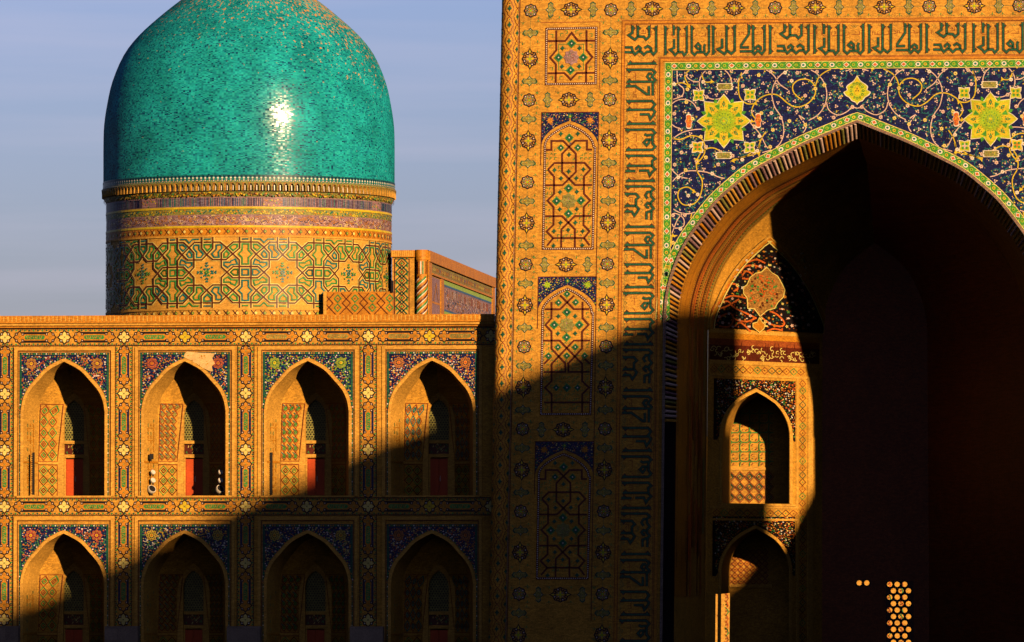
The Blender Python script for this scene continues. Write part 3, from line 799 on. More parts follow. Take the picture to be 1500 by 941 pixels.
# sunburst, palmette, squares, bars
def sunburst():
    s = S(lf)
    for a0, m, r_, h in ((0, 'white', 41, .040), (0, 'chartreuse', 39.6, .045)):
        k = r_/41; sq = 29.5*k; pt = []
        for i in range(8):
            an = i*math.pi/4-math.pi/2; tip = r_ if i % 2 == 0 else r_*1.0
            if i % 2 == 0:
                for da, rr_ in ((-.33, 29*k), (-.2, 33*k), (0, 40*k), (.2, 33*k), (.33, 29*k)): pt.append((rr_*math.cos(an+da), rr_*math.sin(an+da)))
            else: pt.append((41.5*k*math.cos(an), 41.5*k*math.sin(an)))
        s.poly(pt, m, h)
    for i in range(8):
        an = i*math.pi/4-math.pi/2
        def rr(L_): return [(x*math.cos(an)-y*math.sin(an), x*math.sin(an)+y*math.cos(an)) for x, y in L_]
        s.poly(rr([(35, 0), (27, -6), (18, -5), (14, 0), (18, 5), (27, 6)]), 'yellow', .050)
        s.poly(rr([(30, 0), (25, -2.6), (20, 0), (25, 2.6)]), 'green', .054); s.disc(*rr([(25, 0)])[0], 1.2, 'orange', .057, 5)
        for e_ in (-3, 3): s.disc(*rr([(22, e_)])[0], .9, 'black', .057, 4)
        an2 = an+math.pi/8
        s.poly([(26*math.cos(an2-.15), 26*math.sin(an2-.15)), (26*math.cos(an2+.15), 26*math.sin(an2+.15)), (17*math.cos(an2), 17*math.sin(an2))], 'leaf', .052); s.poly([(31*math.cos(an2-.1), 31*math.sin(an2-.1)), (36*math.cos(an2), 36*math.sin(an2)), (31*math.cos(an2+.1), 31*math.sin(an2+.1)), (28*math.cos(an2), 28*math.sin(an2))], 'leaf', .052)
    s.star(0, 0, 19, 14, 16, 'lime', .058)
    for i in range(16): s.disc(14*math.cos(i*.3927), 14*math.sin(i*.3927), 1.2, 'lime', .061, 4); s.disc(10.5*math.cos(i*.3927+.2), 10.5*math.sin(i*.3927+.2), 1.1, 'leaf', .061, 4); s.disc(17*math.cos(i*.3927+.2), 17*math.sin(i*.3927+.2), 1, 'leaf', .061, 4)
    s.star(0, 0, 8, 6, 12, 'lime', .063)
    for i in range(10): s.disc(5*math.cos(i*.628), 5*math.sin(i*.628), .9, 'teal', .066, 4)
    s.disc(0, 0, 2, 'yellow', .066, 6); return s.mesh('sunburst')
def square_flower(m1, m2):
    s = S(lf); o_ = [(-8.5, -8.5), (-3, -8), (0, -6.5), (3, -8), (8.5, -8.5), (8, -3), (6.5, 0), (8, 3), (8.5, 8.5), (3, 8), (0, 6.5), (-3, 8), (-8.5, 8.5), (-8, 3), (-6.5, 0), (-8, -3)]
    s.poly(o_, 'white', .036); s.poly([(x*.86, y*.86) for x, y in o_], 'chartreuse' if m1 == 'lime' else m1, .040)
    for k in range(4): s.disc(4*math.cos(k*1.57+.785), 4*math.sin(k*1.57+.785), 2, 'leaf', .044, 6)
    s.star(0, 0, 5, 2, 4, m2, .048); return s.mesh('square_flower')
def bar(w_, h_, m):
    s = S(lf)
    def o_(k): return [(-w_*k, -h_*k*.8), (-w_*k+2, -h_*k), (w_*k-2, -h_*k), (w_*k, -h_*k*.8), (w_*k*.93, -h_*.3), (w_*k+1.6, 0), (w_*k*.93, h_*.3), (w_*k, h_*k*.8), (w_*k-2, h_*k), (-w_*k+2, h_*k), (-w_*k, h_*k*.8), (-w_*k*.93, h_*.3), (-w_*k-1.6, 0), (-w_*k*.93, -h_*.3)]
    s.poly(o_(1), 'white', .036); s.poly(o_(.85), m, .040)
    for k in range(14): s.disc(random.uniform(-w_*.7, w_*.7), random.uniform(-h_*.7, h_*.7), .7, random.choice(['yellow', 'leaf', 'rust']), .044, 4)
    return s.mesh('cartouche_tile')
sb, sf1, sf2, bh_, bv_ = sunburst(), square_flower('lime', 'yellow'), square_flower('lime', 'pink'), bar(12, 5, 'olive'), bar(4, 11, 'terracotta')
sf3 = square_flower('yellow', 'orange')
for sg in (-1, 1):
    X_ = lambda dx: UC+sg*(-194+dx)
    link('sunburst', sb, portal, PF(X_(0), 178))
    link('square_flower', sf1, portal, PF(X_(-37), 140)); link('square_flower', sf1, portal, PF(X_(38), 139.5)); link('square_flower', sf3, portal, PF(X_(-38), 216)); link('square_flower', sf2, portal, PF(X_(38), 217))
    link('cartouche_tile', bh_, portal, PF(X_(1), 127.5)); link('cartouche_tile', bh_, portal, PF(X_(0), 228.5))
    link('cartouche_tile', bv_, portal, PF(X_(-51), 178)); link('cartouche_tile', bv_, portal, PF(X_(50), 177.5))
s = S(lf); o_ = catmull([(0, -22), (5, -14), (12, -9), (16, -5), (15, 0), (20, 3), (17, 8), (12, 11), (8, 16), (3, 18), (0, 22)], 3)
pl = o_+[(-x, y) for x, y in o_[::-1]]
s.poly(pl, 'white', .038); s.poly([(x*.92, y*.93) for x, y in pl], 'chartreuse', .042)
for k in range(12): a_ = k*.5236; s.disc(9*math.cos(a_), 11*math.sin(a_)+1, 2.2, 'leaf', .046, 6); s.disc(9*math.cos(a_), 11*math.sin(a_)+1, 1, 'yellow', .05, 4)
s.poly([(0, -8), (5, 0), (3, 6), (0, 8), (-3, 6), (-5, 0)], 'yellow', .05); s.star(0, 0, 4, 1.4, 3, 'black', .054); s.disc(0, 0, 1.4, 'yellow', .057, 5)
for k in (-1, 1): s.poly([(k*3, 10), (k*9, 8), (k*7, 12)], 'yellow', .05); s.poly([(0, -18), (k*4, -11), (0, -12)], 'yellow', .05)
link('palmette', s.mesh('palmette'), portal, PF(UC, 134))

# ---- plain lines framing the bands
s = S(PF)
def frame(pts, wd, m, h): s.ribbon(pts, wd, m, h)
frame([(762, BOT), (762, TOP)], 1.2, 'brown', .012)
frame([(760, BOT), (760, TOP)], 1.6, 'grey_tile', .03)
for x, y in ((912, 29), (916.5, 34.5)):
    frame([(x, BOT), (x, y), (2*UC-x, y), (2*UC-x, BOT)], .9, 'rust', .012)
for x, y in ((965.5, 83.5), (967.5, 85)):
    frame([(x, BOT), (x, y), (2*UC-x, y), (2*UC-x, BOT)], .8, 'rust', .012)
s.ribbon([(970.5, BOT), (970.5, 87.6), (2*UC-970.5, 87.6), (2*UC-970.5, BOT)], 3.6, 'orange', .05, base=0)
s.ribbon([(914.2, BOT), (914.2, 31.8), (2*UC-914.2, 31.8), (2*UC-914.2, BOT)], 3.4, 'orange', .04, base=0)
# little leaf marks in the medallion bands
def leafmark(x, y, up):
    for k in (-1, 1): s.ribbon([(x, y), (x+k*2.2, y-up*.35), (x+k*4.2, y+up*.6)], .65, 'olive', .01)
    s.disc(x, y-up*.9, 1.0, 'green', .012, 4, ry=1.7); s.disc(x, y+up*.5, .7, 'rust', .012, 4)
for c_ in (778, 895.5):
    y = 30
    while y < 1000:
        for k in (-1, 1): leafmark(c_+k*11, y, 2.2 if k > 0 else -2.2)
        y += 15.1
for k in range(52):
    x = 790+k*15.1
    for v in (25, -3):
        if abs(x-895) > 14: leafmark(x, v, 2.2)
for yb in (145, 387.5, 630, 872):
    for x in (790, 820, 851, 882): leafmark(x, yb-12, -2); leafmark(x, yb+12, 2)
# thin stems joining medallions
for c_ in (778, 895.5): s.ribbon([(c_, 12), (c_, BOT)], .6, 'olive', .006)
s.ribbon([(778, 12), (2*UC-778, 12)], .6, 'olive', .006)
for yb in (145, 387.5, 630, 872): s.ribbon([(778, yb), (895, yb)], .6, 'olive', .006)
s.build('band_lines', portal)

# ---- medallions
def med_round(r_, ry, big):
    s = S(lf); n = 8
    o_ = []
    for k in range(32):
        a_ = k*math.pi/16; m_ = 1+.075*math.cos(8*a_)
        if big and abs(math.cos(a_)) > .97: m_ += 0
        o_.append((r_*m_*math.cos(a_), ry*m_*math.sin(a_)))
    s.poly(o_, 'black', .012, 0); s.poly([(x*.84, y*.84) for x, y in o_], 'ochre' if big else 'olive', .016)
    for k in range(8):
        a_ = k*math.pi/4+(.39 if big else 0); s.disc(r_*.72*math.cos(a_), ry*.72*math.sin(a_), 2.9 if big else 2.0, 'black' if big else 'navy', .02, 6)
        s.disc(r_*.74*math.cos(a_), ry*.74*math.sin(a_), 1.2, 'pink' if k % 2 else 'orange', .024, 5)
    for k in range(4):
        a_ = k*math.pi/2+(0 if big else .785); s.poly([(r_*.5*math.cos(a_), ry*.5*math.sin(a_)), (r_*.3*math.cos(a_+.6), ry*.3*math.sin(a_+.6)), (0, 0), (r_*.3*math.cos(a_-.6), ry*.3*math.sin(a_-.6))], 'yellow' if big else 'orange', .022)
        a_ += .785; s.disc(r_*.32*math.cos(a_), ry*.32*math.sin(a_), 1.5, 'brown', .026, 5); s.disc(r_*.32*math.cos(a_), ry*.32*math.sin(a_), .7, 'white', .029, 4)
    s.disc(0, 0, 2, 'lime', .03, 6)
    if big:
        for k in (-1, 1):
            if ry >= r_: s.poly([(-3, k*(ry-1)), (3, k*(ry-1)), (0, k*(ry+4.5))], 'black', .013); s.poly([(-1.6, k*(ry-3)), (1.6, k*(ry-3)), (0, k*(ry+2))], 'yellow', .03)
            else: s.poly([(k*(r_-1), -3), (k*(r_-1), 3), (k*(r_+4.5), 0)], 'black', .013); s.poly([(k*(r_-3), -1.6), (k*(r_-3), 1.6), (k*(r_+2), 0)], 'yellow', .03)
    return s.mesh('medallion')
mb_v, mb_h, mr_ = med_round(11.5, 12, True), med_round(12.5, 10.8, True), med_round(10, 9.8, False)
def loz(vert):
    s = S(lf)
    o_ = [(-12, 0), (-9, -4.2), (-4.5, -3.6), (-2.2, -5.5), (0, -8), (2.2, -5.5), (4.5, -3.6), (9, -4.2), (12, 0), (9, 4.2), (4.5, 3.6), (2.2, 5.5), (0, 8), (-2.2, 5.5), (-4.5, 3.6), (-9, 4.2)]
    f_ = (lambda p: [(y, x) for x, y in p]) if vert else (lambda p: p)
    s.poly(f_(o_), 'dark_green', .012, 0); s.poly(f_([(x*.84, y*.80) for x, y in o_]), 'olive', .016)
    for k in range(16): s.disc(*f_([(random.uniform(-8, 8), random.uniform(-2.6, 2.6))])[0], .75, random.choice(['orange', 'mauve', 'yellow', 'orange']), .02, 4)
    for k in (-1, 1): s.disc(*f_([(0, k*5)])[0], .8, 'pink', .022, 4)
    return s.mesh('lozenge')
lh, lvv = loz(False), loz(True)
def place(mesh, nm, u, v): link(nm, mesh, portal, PF(u, v))
for c_ in (778, 895.5):
    place(mr_, 'medallion', c_, 13)
    place(lh, 'lozenge', c_, 46)
    y = 84
    while y < 1000:
        place(mb_v, 'medallion', c_, y)
        if y+33 < 1000: place(lh, 'lozenge', c_, y+33)
        if y+61 < 1000: place(mr_, 'medallion', c_, y+61)
        if y+89 < 1000: place(lh, 'lozenge', c_, y+89)
        y += 121
for x in (807, 869, 925, 988, 1043, 1107, 1163, 1229.5, 1261, 1332, 1392, 1464): place(lvv, 'lozenge', x, 12)
for x in (837, 956, 1076, 1195, 1296, 1428): place(mb_h, 'medallion', x, 12)
for x in (1016, 1136, 1362, 1494): place(mr_, 'medallion', x, 12)
for yb in (145, 387.5, 630, 872):
    place(lvv, 'lozenge', 805, yb); place(mb_h, 'medallion', 836, yb); place(lvv, 'lozenge', 867, yb)

# ---- kufic inscription : strokes traced from the photograph (8.82 crop pixels to one photograph pixel)
KQ = 8.82
def stroke_mesh(strokes, thin, u0, v0, nm, rot=False):
    s = S(lf)
    def tr(p):
        x, y = (p[0]-u0)/KQ, (p[1]-v0)/KQ
        return (y, -x*1.055) if rot else (x, y)
    for st in strokes:
        p = [tr(a) for a in st]; s.ribbon(p, 4.3, 'brown', .014); s.ribbon(p, 2.7, 'dark_green', .020)
        for e_, d_ in ((p[0], p[1]), (p[-1], p[-2])):
            pass
    for st in strokes:     # wedge-shaped heads on the tall strokes
        for e_ in (st[0], st[-1]):
            if e_[1] < 140 or e_[1] > 485:
                k = 1 if e_[1] < 140 else -1
                d_ = 1 if len(strokes) == 1 else (-1 if e_ is st[-1] else 1)
                s.poly([tr((e_[0]-22*d_, e_[1]-14*k)), tr((e_[0]+46*d_, e_[1]+34*k)), tr((e_[0]+20*d_, e_[1]+66*k)), tr((e_[0]-20*d_, e_[1]+40*k))], 'brown', .017)
                s.poly([tr((e_[0]-12*d_, e_[1]+4*k)), tr((e_[0]+32*d_, e_[1]+36*k)), tr((e_[0]+12*d_, e_[1]+52*k)), tr((e_[0]-12*d_, e_[1]+34*k))], 'dark_green', .022)
    for st in thin: s.ribbon([tr(a) for a in st], .75, 'rust', .011)
    for k in range(int(len(strokes)*1.2)+2):
        x = u0+60+random.uniform(0, 480); 
        for m_, y in (('green', random.choice([150, 335, 505])),):
            s.ribbon([tr((x-26, y-16)), tr((x, y+12)), tr((x+26, y-16))], .7, 'olive', .010)
    return s.mesh(nm)
ALIF = [[(50, 122), (50, 498)]]
WM = [[(165, 290), (165, 405), (108, 428), (150, 462), (195, 488), (235, 450), (285, 488), (328, 450), (328, 118)], [(222, 120), (222, 452)],
      [(512, 112), (512, 235), (412, 380), (412, 408), (512, 408)], [(395, 460), (548, 460), (585, 495), (628, 450), (680, 492), (714, 450), (714, 118)], [(566, 120), (566, 465)], [(600, 440), (600, 410), (632, 388), (664, 410), (664, 450)]]
WMt = [[(95, 210), (95, 260)], [(125, 210), (125, 255), (300, 255), (300, 210)], [(160, 215), (160, 255)], [(370, 210), (395, 215), (395, 245), (370, 245)], [(410, 245), (415, 210), (440, 210), (440, 240), (560, 240), (680, 235), (680, 210)], [(610, 205), (630, 210), (630, 235)]]
WH_ = [[(972, 110), (972, 205), (922, 236), (962, 268), (1004, 294), (1045, 256), (1118, 258), (1150, 294), (1190, 256), (1190, 112)], [(1042, 112), (1042, 256)],
       [(872, 394), (960, 394), (978, 452), (1006, 488), (1045, 452), (1085, 455), (1120, 490), (1160, 455), (1215, 452), (1245, 490), (1280, 450), (1280, 118)], [(868, 456), (975, 460)],
       [(1022, 430), (1022, 405), (1050, 382), (1078, 408), (1060, 450)], [(1128, 408), (1170, 380), (1212, 408), (1212, 450)]]
WHt = [[(845, 205), (845, 255)], [(1090, 190), (1110, 170), (1125, 190), (1100, 195)], [(1085, 215), (1145, 215), (1145, 170)], [(1222, 180), (1222, 235), (1390, 235), (1390, 185)]]
WB = [[(155, 112), (155, 245)], [(160, 290), (160, 405), (102, 430), (148, 465), (175, 500), (215, 462), (280, 462), (305, 503), (343, 463), (343, 120)], [(220, 130), (220, 462)],
      [(415, 120), (415, 462), (455, 500), (492, 465), (585, 465), (625, 500), (663, 460), (663, 112)], [(540, 460), (540, 385), (505, 352), (470, 388), (500, 418), (538, 425)], [(608, 360), (592, 395), (600, 462)]]
WBt = [[(65, 205), (65, 245)], [(122, 200), (125, 245), (160, 268), (200, 268)], [(258, 215), (258, 260), (440, 265), (480, 245), (480, 220)], [(290, 215), (310, 215), (310, 240), (290, 240)], [(515, 255), (615, 255), (615, 210)], [(560, 215), (575, 230)]]
OFF = {'M': 50, 'H': 785, 'B': 35}
W_ = {}
random.seed(21)
for key, (st, th) in {'M': (WM, WMt), 'H': (WH_, WHt), 'B': (WB, WBt)}.items():
    for rt in (False, True): W_[key, rt] = stroke_mesh(st, th, OFF[key], 310, 'inscription_word', rt)
for rt in (False, True): W_['A', rt] = stroke_mesh(ALIF, [], 50, 310, 'inscription_letter', rt)
KY = 58.8
for key, u, al in (('H', 906.5, 0), ('B', 975.7, 1), ('M', 1045.7, 1), ('H', 1129, 1), ('B', 1193.9, 1), ('M', 1273.9, 1), ('H', 1358, 1), ('B', 1426.6, 1), ('M', 1506, 1)):
    o = link('inscription_word', W_[key, False], portal, PF(u, KY))
    if u == 975.7: o.scale.x = .9
    if al: link('inscription_letter', W_['A', False], portal, PF(u, KY))
y = 92.5
for rep in range(4):
    link('inscription_letter', W_['A', True], portal, PF(942, y))
    y1 = y+88.5; link('inscription_word', W_['M', True], portal, PF(942, y1)); link('inscription_letter', W_['A', True], portal, PF(942, y1))
    y2 = y1+84; link('inscription_word', W_['B', True], portal, PF(942, y2)); link('inscription_letter', W_['A', True], portal, PF(942, y2))
    y3 = y2+67.5; link('inscription_word', W_['H', True], portal, PF(942, y3)); y = y3
# zigzag edging beside the vertical inscription
s = S(PF)
for x0 in (919.5, 962.5):
    y = 88
    while y < 1000: s.ribbon([(x0, y), (x0+(2.4 if x0 < 940 else -2.4), y+4), (x0, y+8)], .7, 'rust' if x0 > 940 else 'olive', .01); y += 8
s.build('zigzag_edging', portal)

# ---- geometric panels on the pier
def dots_along(s, pts, pitch, closed=True, h=.03):
    P = pts+[pts[0]] if closed else pts
    s.ribbon(pts, 3.4, 'brown', h-.006, closed=closed)
    a = arclen(P); n = int(a[-1]/pitch)
    for k in range(n): p = at(P, a, (k+.5)/n); s.disc(p[0], p[1], .95, 'white', h, 4, .785)
gd = {}
for nm, r_, dot in (('big', 6.8, 1), ('mid', 5.4, 1), ('small', 4.0, 0)):
    s = S(lf); s.poly([(-r_, 0), (-r_*.3, -r_*.35), (0, -r_), (r_*.3, -r_*.35), (r_, 0), (r_*.3, r_*.35), (0, r_), (-r_*.3, r_*.35)] if not dot else [(-r_, 0), (0, -r_), (r_, 0), (0, r_)], 'green', .03, 0)
    if dot: s.poly([(-r_*.75, 0), (0, -r_*.75), (r_*.75, 0), (0, r_*.75)], 'dark_green', .033); s.disc(0, 0, 1.15, 'white', .037, 5)
    else: s.poly([(-r_*.8, 0), (0, -r_*.8), (r_*.8, 0), (0, r_*.8)], 'dark_green', .033)
    gd[nm] = s.mesh('green_tile')
def star_tile(m):
    s = S(lf); s.star(0, 0, 12, 9.5, 8, m, .03)
    for k in range(26): a_, r_ = random.uniform(0, 6.28), random.uniform(1, 8); s.disc(r_*math.cos(a_), r_*math.sin(a_), .8, random.choice(['green', 'mauve', 'rust', 'olive']), .034, 4)
    return s.mesh('star_tile')
st1, st2 = star_tile('mauve'), star_tile('olive')
def hooks(s, L_, f):
    for x, y in L_:
        x, y = f(x, y); k = random.choice((-1, 1)); s.ribbon([(x-2, y-2), (x+2, y-2), (x+2, y+2), (x, y+2)] if k > 0 else [(x-2, y+2), (x-2, y-2), (x+2, y-2)], .8, 'green', .02)
# panel 1
f1 = lambda x, y: (785+x/8.55+(0.0), 25+y/8.55)
dz = lambda x, y: (UC+(x-UC)/(1+KB*y), y)       # photo -> design (remove the batter)
g1 = lambda x, y: dz(*f1(x, y))
s = S(PF)
for L_ in ([(150, 283), (370, 283), (450, 180), (530, 283), (745, 283)], [(258, 150), (258, 400), (180, 490), (254, 578), (250, 805)], [(637, 150), (637, 400), (710, 490), (634, 578), (630, 805)], [(150, 688), (360, 688), (440, 772), (518, 688), (740, 688)]):
    s.ribbon([g1(*p) for p in L_], 2.7, 'brown', .02)
s.ribbon([g1(*p) for p in [(288, 325), (600, 325), (597, 650), (285, 650)]], .8, 'green', .014, closed=True)
hooks(s, [(200, 215), (330, 205), (570, 205), (690, 210), (195, 350), (690, 350), (195, 630), (690, 630), (195, 750), (320, 750), (560, 750), (690, 750), (380, 170), (520, 170)], g1)
dots_along(s, [g1(*p) for p in [(137, 128), (760, 120), (752, 820), (128, 825)]], 3.1)
s.ribbon([g1(*p) for p in [(60, 50), (805, 45), (800, 885)]], .8, 'rust', .012)
s.build('geometric_panel', portal)
for p, k in (((450, 315), 'big'), ((286, 492), 'big'), ((595, 492), 'big'), ((437, 652), 'big'), ((336, 375), 'small'), ((550, 375), 'small'), ((330, 605), 'small'), ((545, 605), 'small')):
    link('green_tile', gd[k], portal, PF(*g1(*p)))
link('star_tile', st1, portal, PF(*g1(447, 490)))
# tall panels
def g5(x, y): return dz(785+x/6.72, 150+y/6.72)
def g6(x, y): return dz(785+x/6.72, 270+y/6.72)
def g8(x, y): return dz(785+x/6.72, 395+y/6.72)
def shift(p, dy): return (p[0], p[1]+dy)
P2 = [[g5(*p) for p in L_] for L_ in (
    [(100, 460), (155, 460), (155, 372), (270, 372), (395, 500), (395, 680), (265, 810), (95, 810)], [(555, 460), (505, 460), (505, 372), (388, 372), (260, 500), (260, 680), (390, 810), (555, 810)])] + [
    [g5(120, 655), g5(185, 590), g5(480, 590), g5(540, 655), g5(475, 725), g6(475, 90), g6(535, 155), g6(473, 220), g6(470, 400), g6(530, 460), g6(475, 527), g6(170, 527), g6(107, 460), g6(175, 395), g6(175, 220), g6(115, 155), g6(180, 90), g5(180, 725), g5(120, 655)],
    [g6(95, 310), g6(260, 310), g6(385, 440), g6(385, 618)], [g6(550, 310), g6(385, 310), g6(253, 440), g6(250, 618)], [g6(172, 527), g6(112, 600)], [g6(475, 527), g6(530, 600)]]
D2 = [(g5(330, 342), 'big'), (g5(247, 440), 'mid'), (g5(415, 440), 'mid'), (g5(328, 510), 'small'), (g5(325, 675), 'small'), (g5(470, 655), 'small'), (g5(185, 660), 'small'), (g5(250, 742), 'small'), (g5(400, 742), 'small'), (g5(248, 302), 'small'), (g5(415, 302), 'small'),
      (g6(323, 35), 'big'), (g6(240, 72), 'small'), (g6(405, 70), 'small'), (g6(205, 160), 'big'), (g6(445, 157), 'big'), (g6(237, 242), 'small'), (g6(405, 242), 'small'), (g6(322, 285), 'big'), (g6(245, 375), 'small'), (g6(390, 375), 'small'),
      (g6(320, 447), 'small'), (g6(180, 458), 'small'), (g6(463, 460), 'small'), (g6(175, 603), 'small'), (g6(458, 600), 'small')]
dotp = [g5(*p) for p in catmull([(330, 215), (250, 250), (185, 290), (130, 335), (98, 385), (87, 440)], 4)]
bl, br_ = g6(72, 632), g6(560, 632)
DOT2 = dotp[::-1]+[g5(*p) for p in catmull([(330, 215), (410, 250), (475, 290), (525, 335), (560, 385), (572, 440)], 4)][1:]
DOT2 = [bl]+[(bl[0]+.0, dotp[-1][1])]+DOT2[1:-1]+[(br_[0]+1.2, DOT2[-1][1]), br_]
out2 = [g5(*p) for p in catmull([(330, 175), (240, 212), (155, 262), (95, 320), (62, 380), (56, 410)], 4)]
def tall(lines, dots_, dotline, outl, dy, starpos, stm, tl, tr_, pal, nm='geometric_panel'):
    s = S(PF); sh = lambda L_: [shift(p, dy) for p in L_]
    for L_ in lines: s.ribbon(sh(L_), 2.7, 'brown', .02)
    dots_along(s, sh(dotline), 3.1)
    cx = starpos[0]
    ol = sh(outl); orr = mirror(ol, cx)
    tl, tr_ = shift(tl, dy), shift(tr_, dy)
    s.poly([tl, (cx, tl[1])]+ol+[(tl[0], ol[-1][1])], 'navy', .01); s.poly([tr_, (cx, tl[1])]+orr+[(tr_[0], orr[-1][1])], 'navy', .01)
    s.ribbon([(tl[0], ol[-1][1]+30), tl, tr_, (tr_[0], ol[-1][1]+215)], 1.1, 'brown', .016)
    def ins(x, y):
        if not (tl[0]+1 < x < tr_[0]-1): return False
        dx = cx-abs(x-cx)
        for i in range(len(ol)-1):
            if ol[i+1][0] <= dx <= ol[i][0]: return y < ol[i][1]-1.5
        return y < ol[-1][1]
    scatter(s, ins, tl[0], tl[1]+1.5, tr_[0], ol[-1][1], 260, pal, .02, .7, 1.6, 2.2)
    for sg in (-1, 1): s.star(cx+sg*29, tl[1]+12, 6, 3.2, 8, pal[0], .024)
    s.disc(cx, tl[1]+6, 2.8, 'green', .024, 6); s.disc(cx, tl[1]+6, 1.2, 'yellow', .028, 5)
    # hooks scattered in the free cells
    x = tl[0]+9
    while x < tr_[0]-6:
        y = ol[-1][1]+8
        while y < dotline[0][1]+dy-8:
            if all(math.dist((x, y), shift(p, dy)) > 7 for p, _ in dots_) and math.dist((x, y), (starpos[0], starpos[1]+dy)) > 14:
                k = random.choice((0, 1, 2)); r_ = 1.7
                pp = [[(x-r_, y+r_), (x-r_, y-r_), (x+r_, y-r_)], [(x+r_, y-r_), (x+r_, y+r_), (x-r_, y+r_)], [(x-r_, y), (x, y-r_), (x+r_, y)]][k]
                if min(math.dist((x, y), shift(q_, dy)) for L_ in lines for a_, b_ in zip(L_, L_[1:]) for q_ in [((a_[0]*(1-t)+b_[0]*t), (a_[1]*(1-t)+b_[1]*t)) for t in (0, .25, .5, .75, 1)]) > 3.4: s.ribbon(pp, .8, 'green', .018)
            y += 6.3
        x += 6.3
    s.build(nm, portal)
    for p, k in dots_: link('green_tile', gd[k], portal, PF(*shift(p, dy)))
    link('star_tile', stm, portal, PF(starpos[0], starpos[1]+dy))
tl2, tr2 = g5(58, 90), g5(620, 90)
random.seed(31)
pal2 = ['orange', 'pale_yellow', 'blue', 'green', 'orange', 'mauve']; pal3 = ['lime', 'mauve', 'orange', 'teal', 'yellow', 'mauve']
tall(P2, D2, DOT2, out2, 0, g6(324, 160), st2, tl2, tr2, pal2)
P3 = [[g8(*p) for p in L_] for L_ in ([(240, 252), (375, 390), (525, 390)], [(378, 255), (240, 390), (92, 390)], [(155, 318), (155, 478), (95, 545), (155, 612), (155, 780), (290, 925), (290, 1010), (80, 1010)],
      [(460, 318), (460, 478), (520, 545), (455, 612), (455, 780), (320, 925), (320, 1010), (530, 1010)], [(78, 700), (235, 700), (455, 930), (455, 1100), (520, 1165), (455, 1230), (455, 1410)], [(535, 700), (375, 700), (155, 930), (155, 1100), (90, 1165), (155, 1230), (155, 1410)],
      [(80, 1310), (530, 1310)], [(80, 930), (155, 855)], [(530, 930), (455, 855)])]
D3 = [(g8(307, 240), 'mid'), (g8(224, 325), 'mid'), (g8(393, 322), 'mid'), (g8(306, 420), 'big'), (g8(222, 460), 'small'), (g8(388, 460), 'small'), (g8(182, 545), 'big'), (g8(428, 545), 'big'), (g8(218, 630), 'small'), (g8(388, 630), 'small'), (g8(303, 668), 'big'),
      (g8(218, 765), 'mid'), (g8(388, 765), 'mid'), (g8(305, 850), 'mid'), (g8(125, 850), 'mid'), (g8(480, 850), 'mid'), (g8(305, 1165), 'big'), (g8(200, 1165), 'mid'), (g8(410, 1165), 'mid')]
dp3 = [g8(*p) for p in catmull([(310, 190), (230, 228), (160, 275), (110, 320), (75, 370), (65, 430)], 4)]
dq3 = [g8(*p) for p in catmull([(310, 190), (390, 228), (455, 275), (505, 320), (540, 370), (552, 430)], 4)]
b3l, b3r = g8(50, 1425), g8(535, 1425)
DOT3 = [b3l]+[(b3l[0], dp3[-1][1])]+dp3[::-1]+dq3[1:]+[(b3r[0]+2, dq3[-1][1]), b3r]
out3 = [g8(*p) for p in catmull([(310, 150), (220, 190), (130, 245), (70, 300), (35, 350), (25, 380)], 4)]
tall(P3, D3, DOT3, out3, 0, g8(305, 548), st2, g8(25, 70), g8(597, 70), pal3)
tall(P2, D2, DOT2, out2, 484, g6(324, 160), st2, tl2, tr2, pal2)

# ---- round corner column with lattice of clover leaves
def column(cu, name='corner_column', vis=True):
    r_ = 13.2/PF.s
    def cm(x, y, h=0):   # x = arc position px, y = v
        X, _, Z = PF(cu, y); a_ = x/13.2; rr_ = r_+h; return (X+rr_*math.sin(a_), .12-rr_*math.cos(a_), Z)
    s = S(cm)
    ys = [TOP, 200, 500, 800, BOT]
    for i in range(16):
        for j in range(4): a_, b_ = -20.7+i*41.4/16, -20.7+(i+1)*41.4/16; s.face([cm(a_, ys[j]), cm(b_, ys[j]), cm(b_, ys[j+1]), cm(a_, ys[j+1])][::-1], 'brick')
    s.build(name, portal)
    if not vis: return
    s = S(cm); y = TOP+4; k = 0
    while y < 1000:
        for xo in (-18, -6, 6, 18) if False else (-12.4, 0, 12.4):
            yo = y+(12 if xo else 0)
            s.poly([(xo, yo-5), (xo+1.2, yo-2), (xo+3.4, yo+.5), (xo+1.2, yo+2), (xo, yo+5), (xo-1.2, yo+2), (xo-3.4, yo+.5), (xo-1.2, yo-2)], 'dark_green', .02)
            s.disc(xo, yo-7.2, 1, 'green', .02, 4); s.disc(xo+3, yo-6, .7, 'rust', .02, 4); s.disc(xo-3, yo-6, .7, 'rust', .02, 4)
            for sg in (-1, 1):
                p = [(xo, yo-12), (xo+sg*3, yo-9), (xo+sg*3.2, yo-6.5), (xo+sg*5.4, yo-3.5), (xo+sg*6, yo), (xo+sg*5.4, yo+3.5), (xo+sg*3.2, yo+6), (xo+sg*3, yo+9), (xo, yo+12)]
                s.ribbon(p, .95, 'rust' if sg > 0 else 'brown', .014+.003*sg)
        y += 24
    s.build('column_lattice', portal, kind='stuff')
    X, _, Z = PF(cu, TOP)
column(748); column(2*UC-748, vis=False)

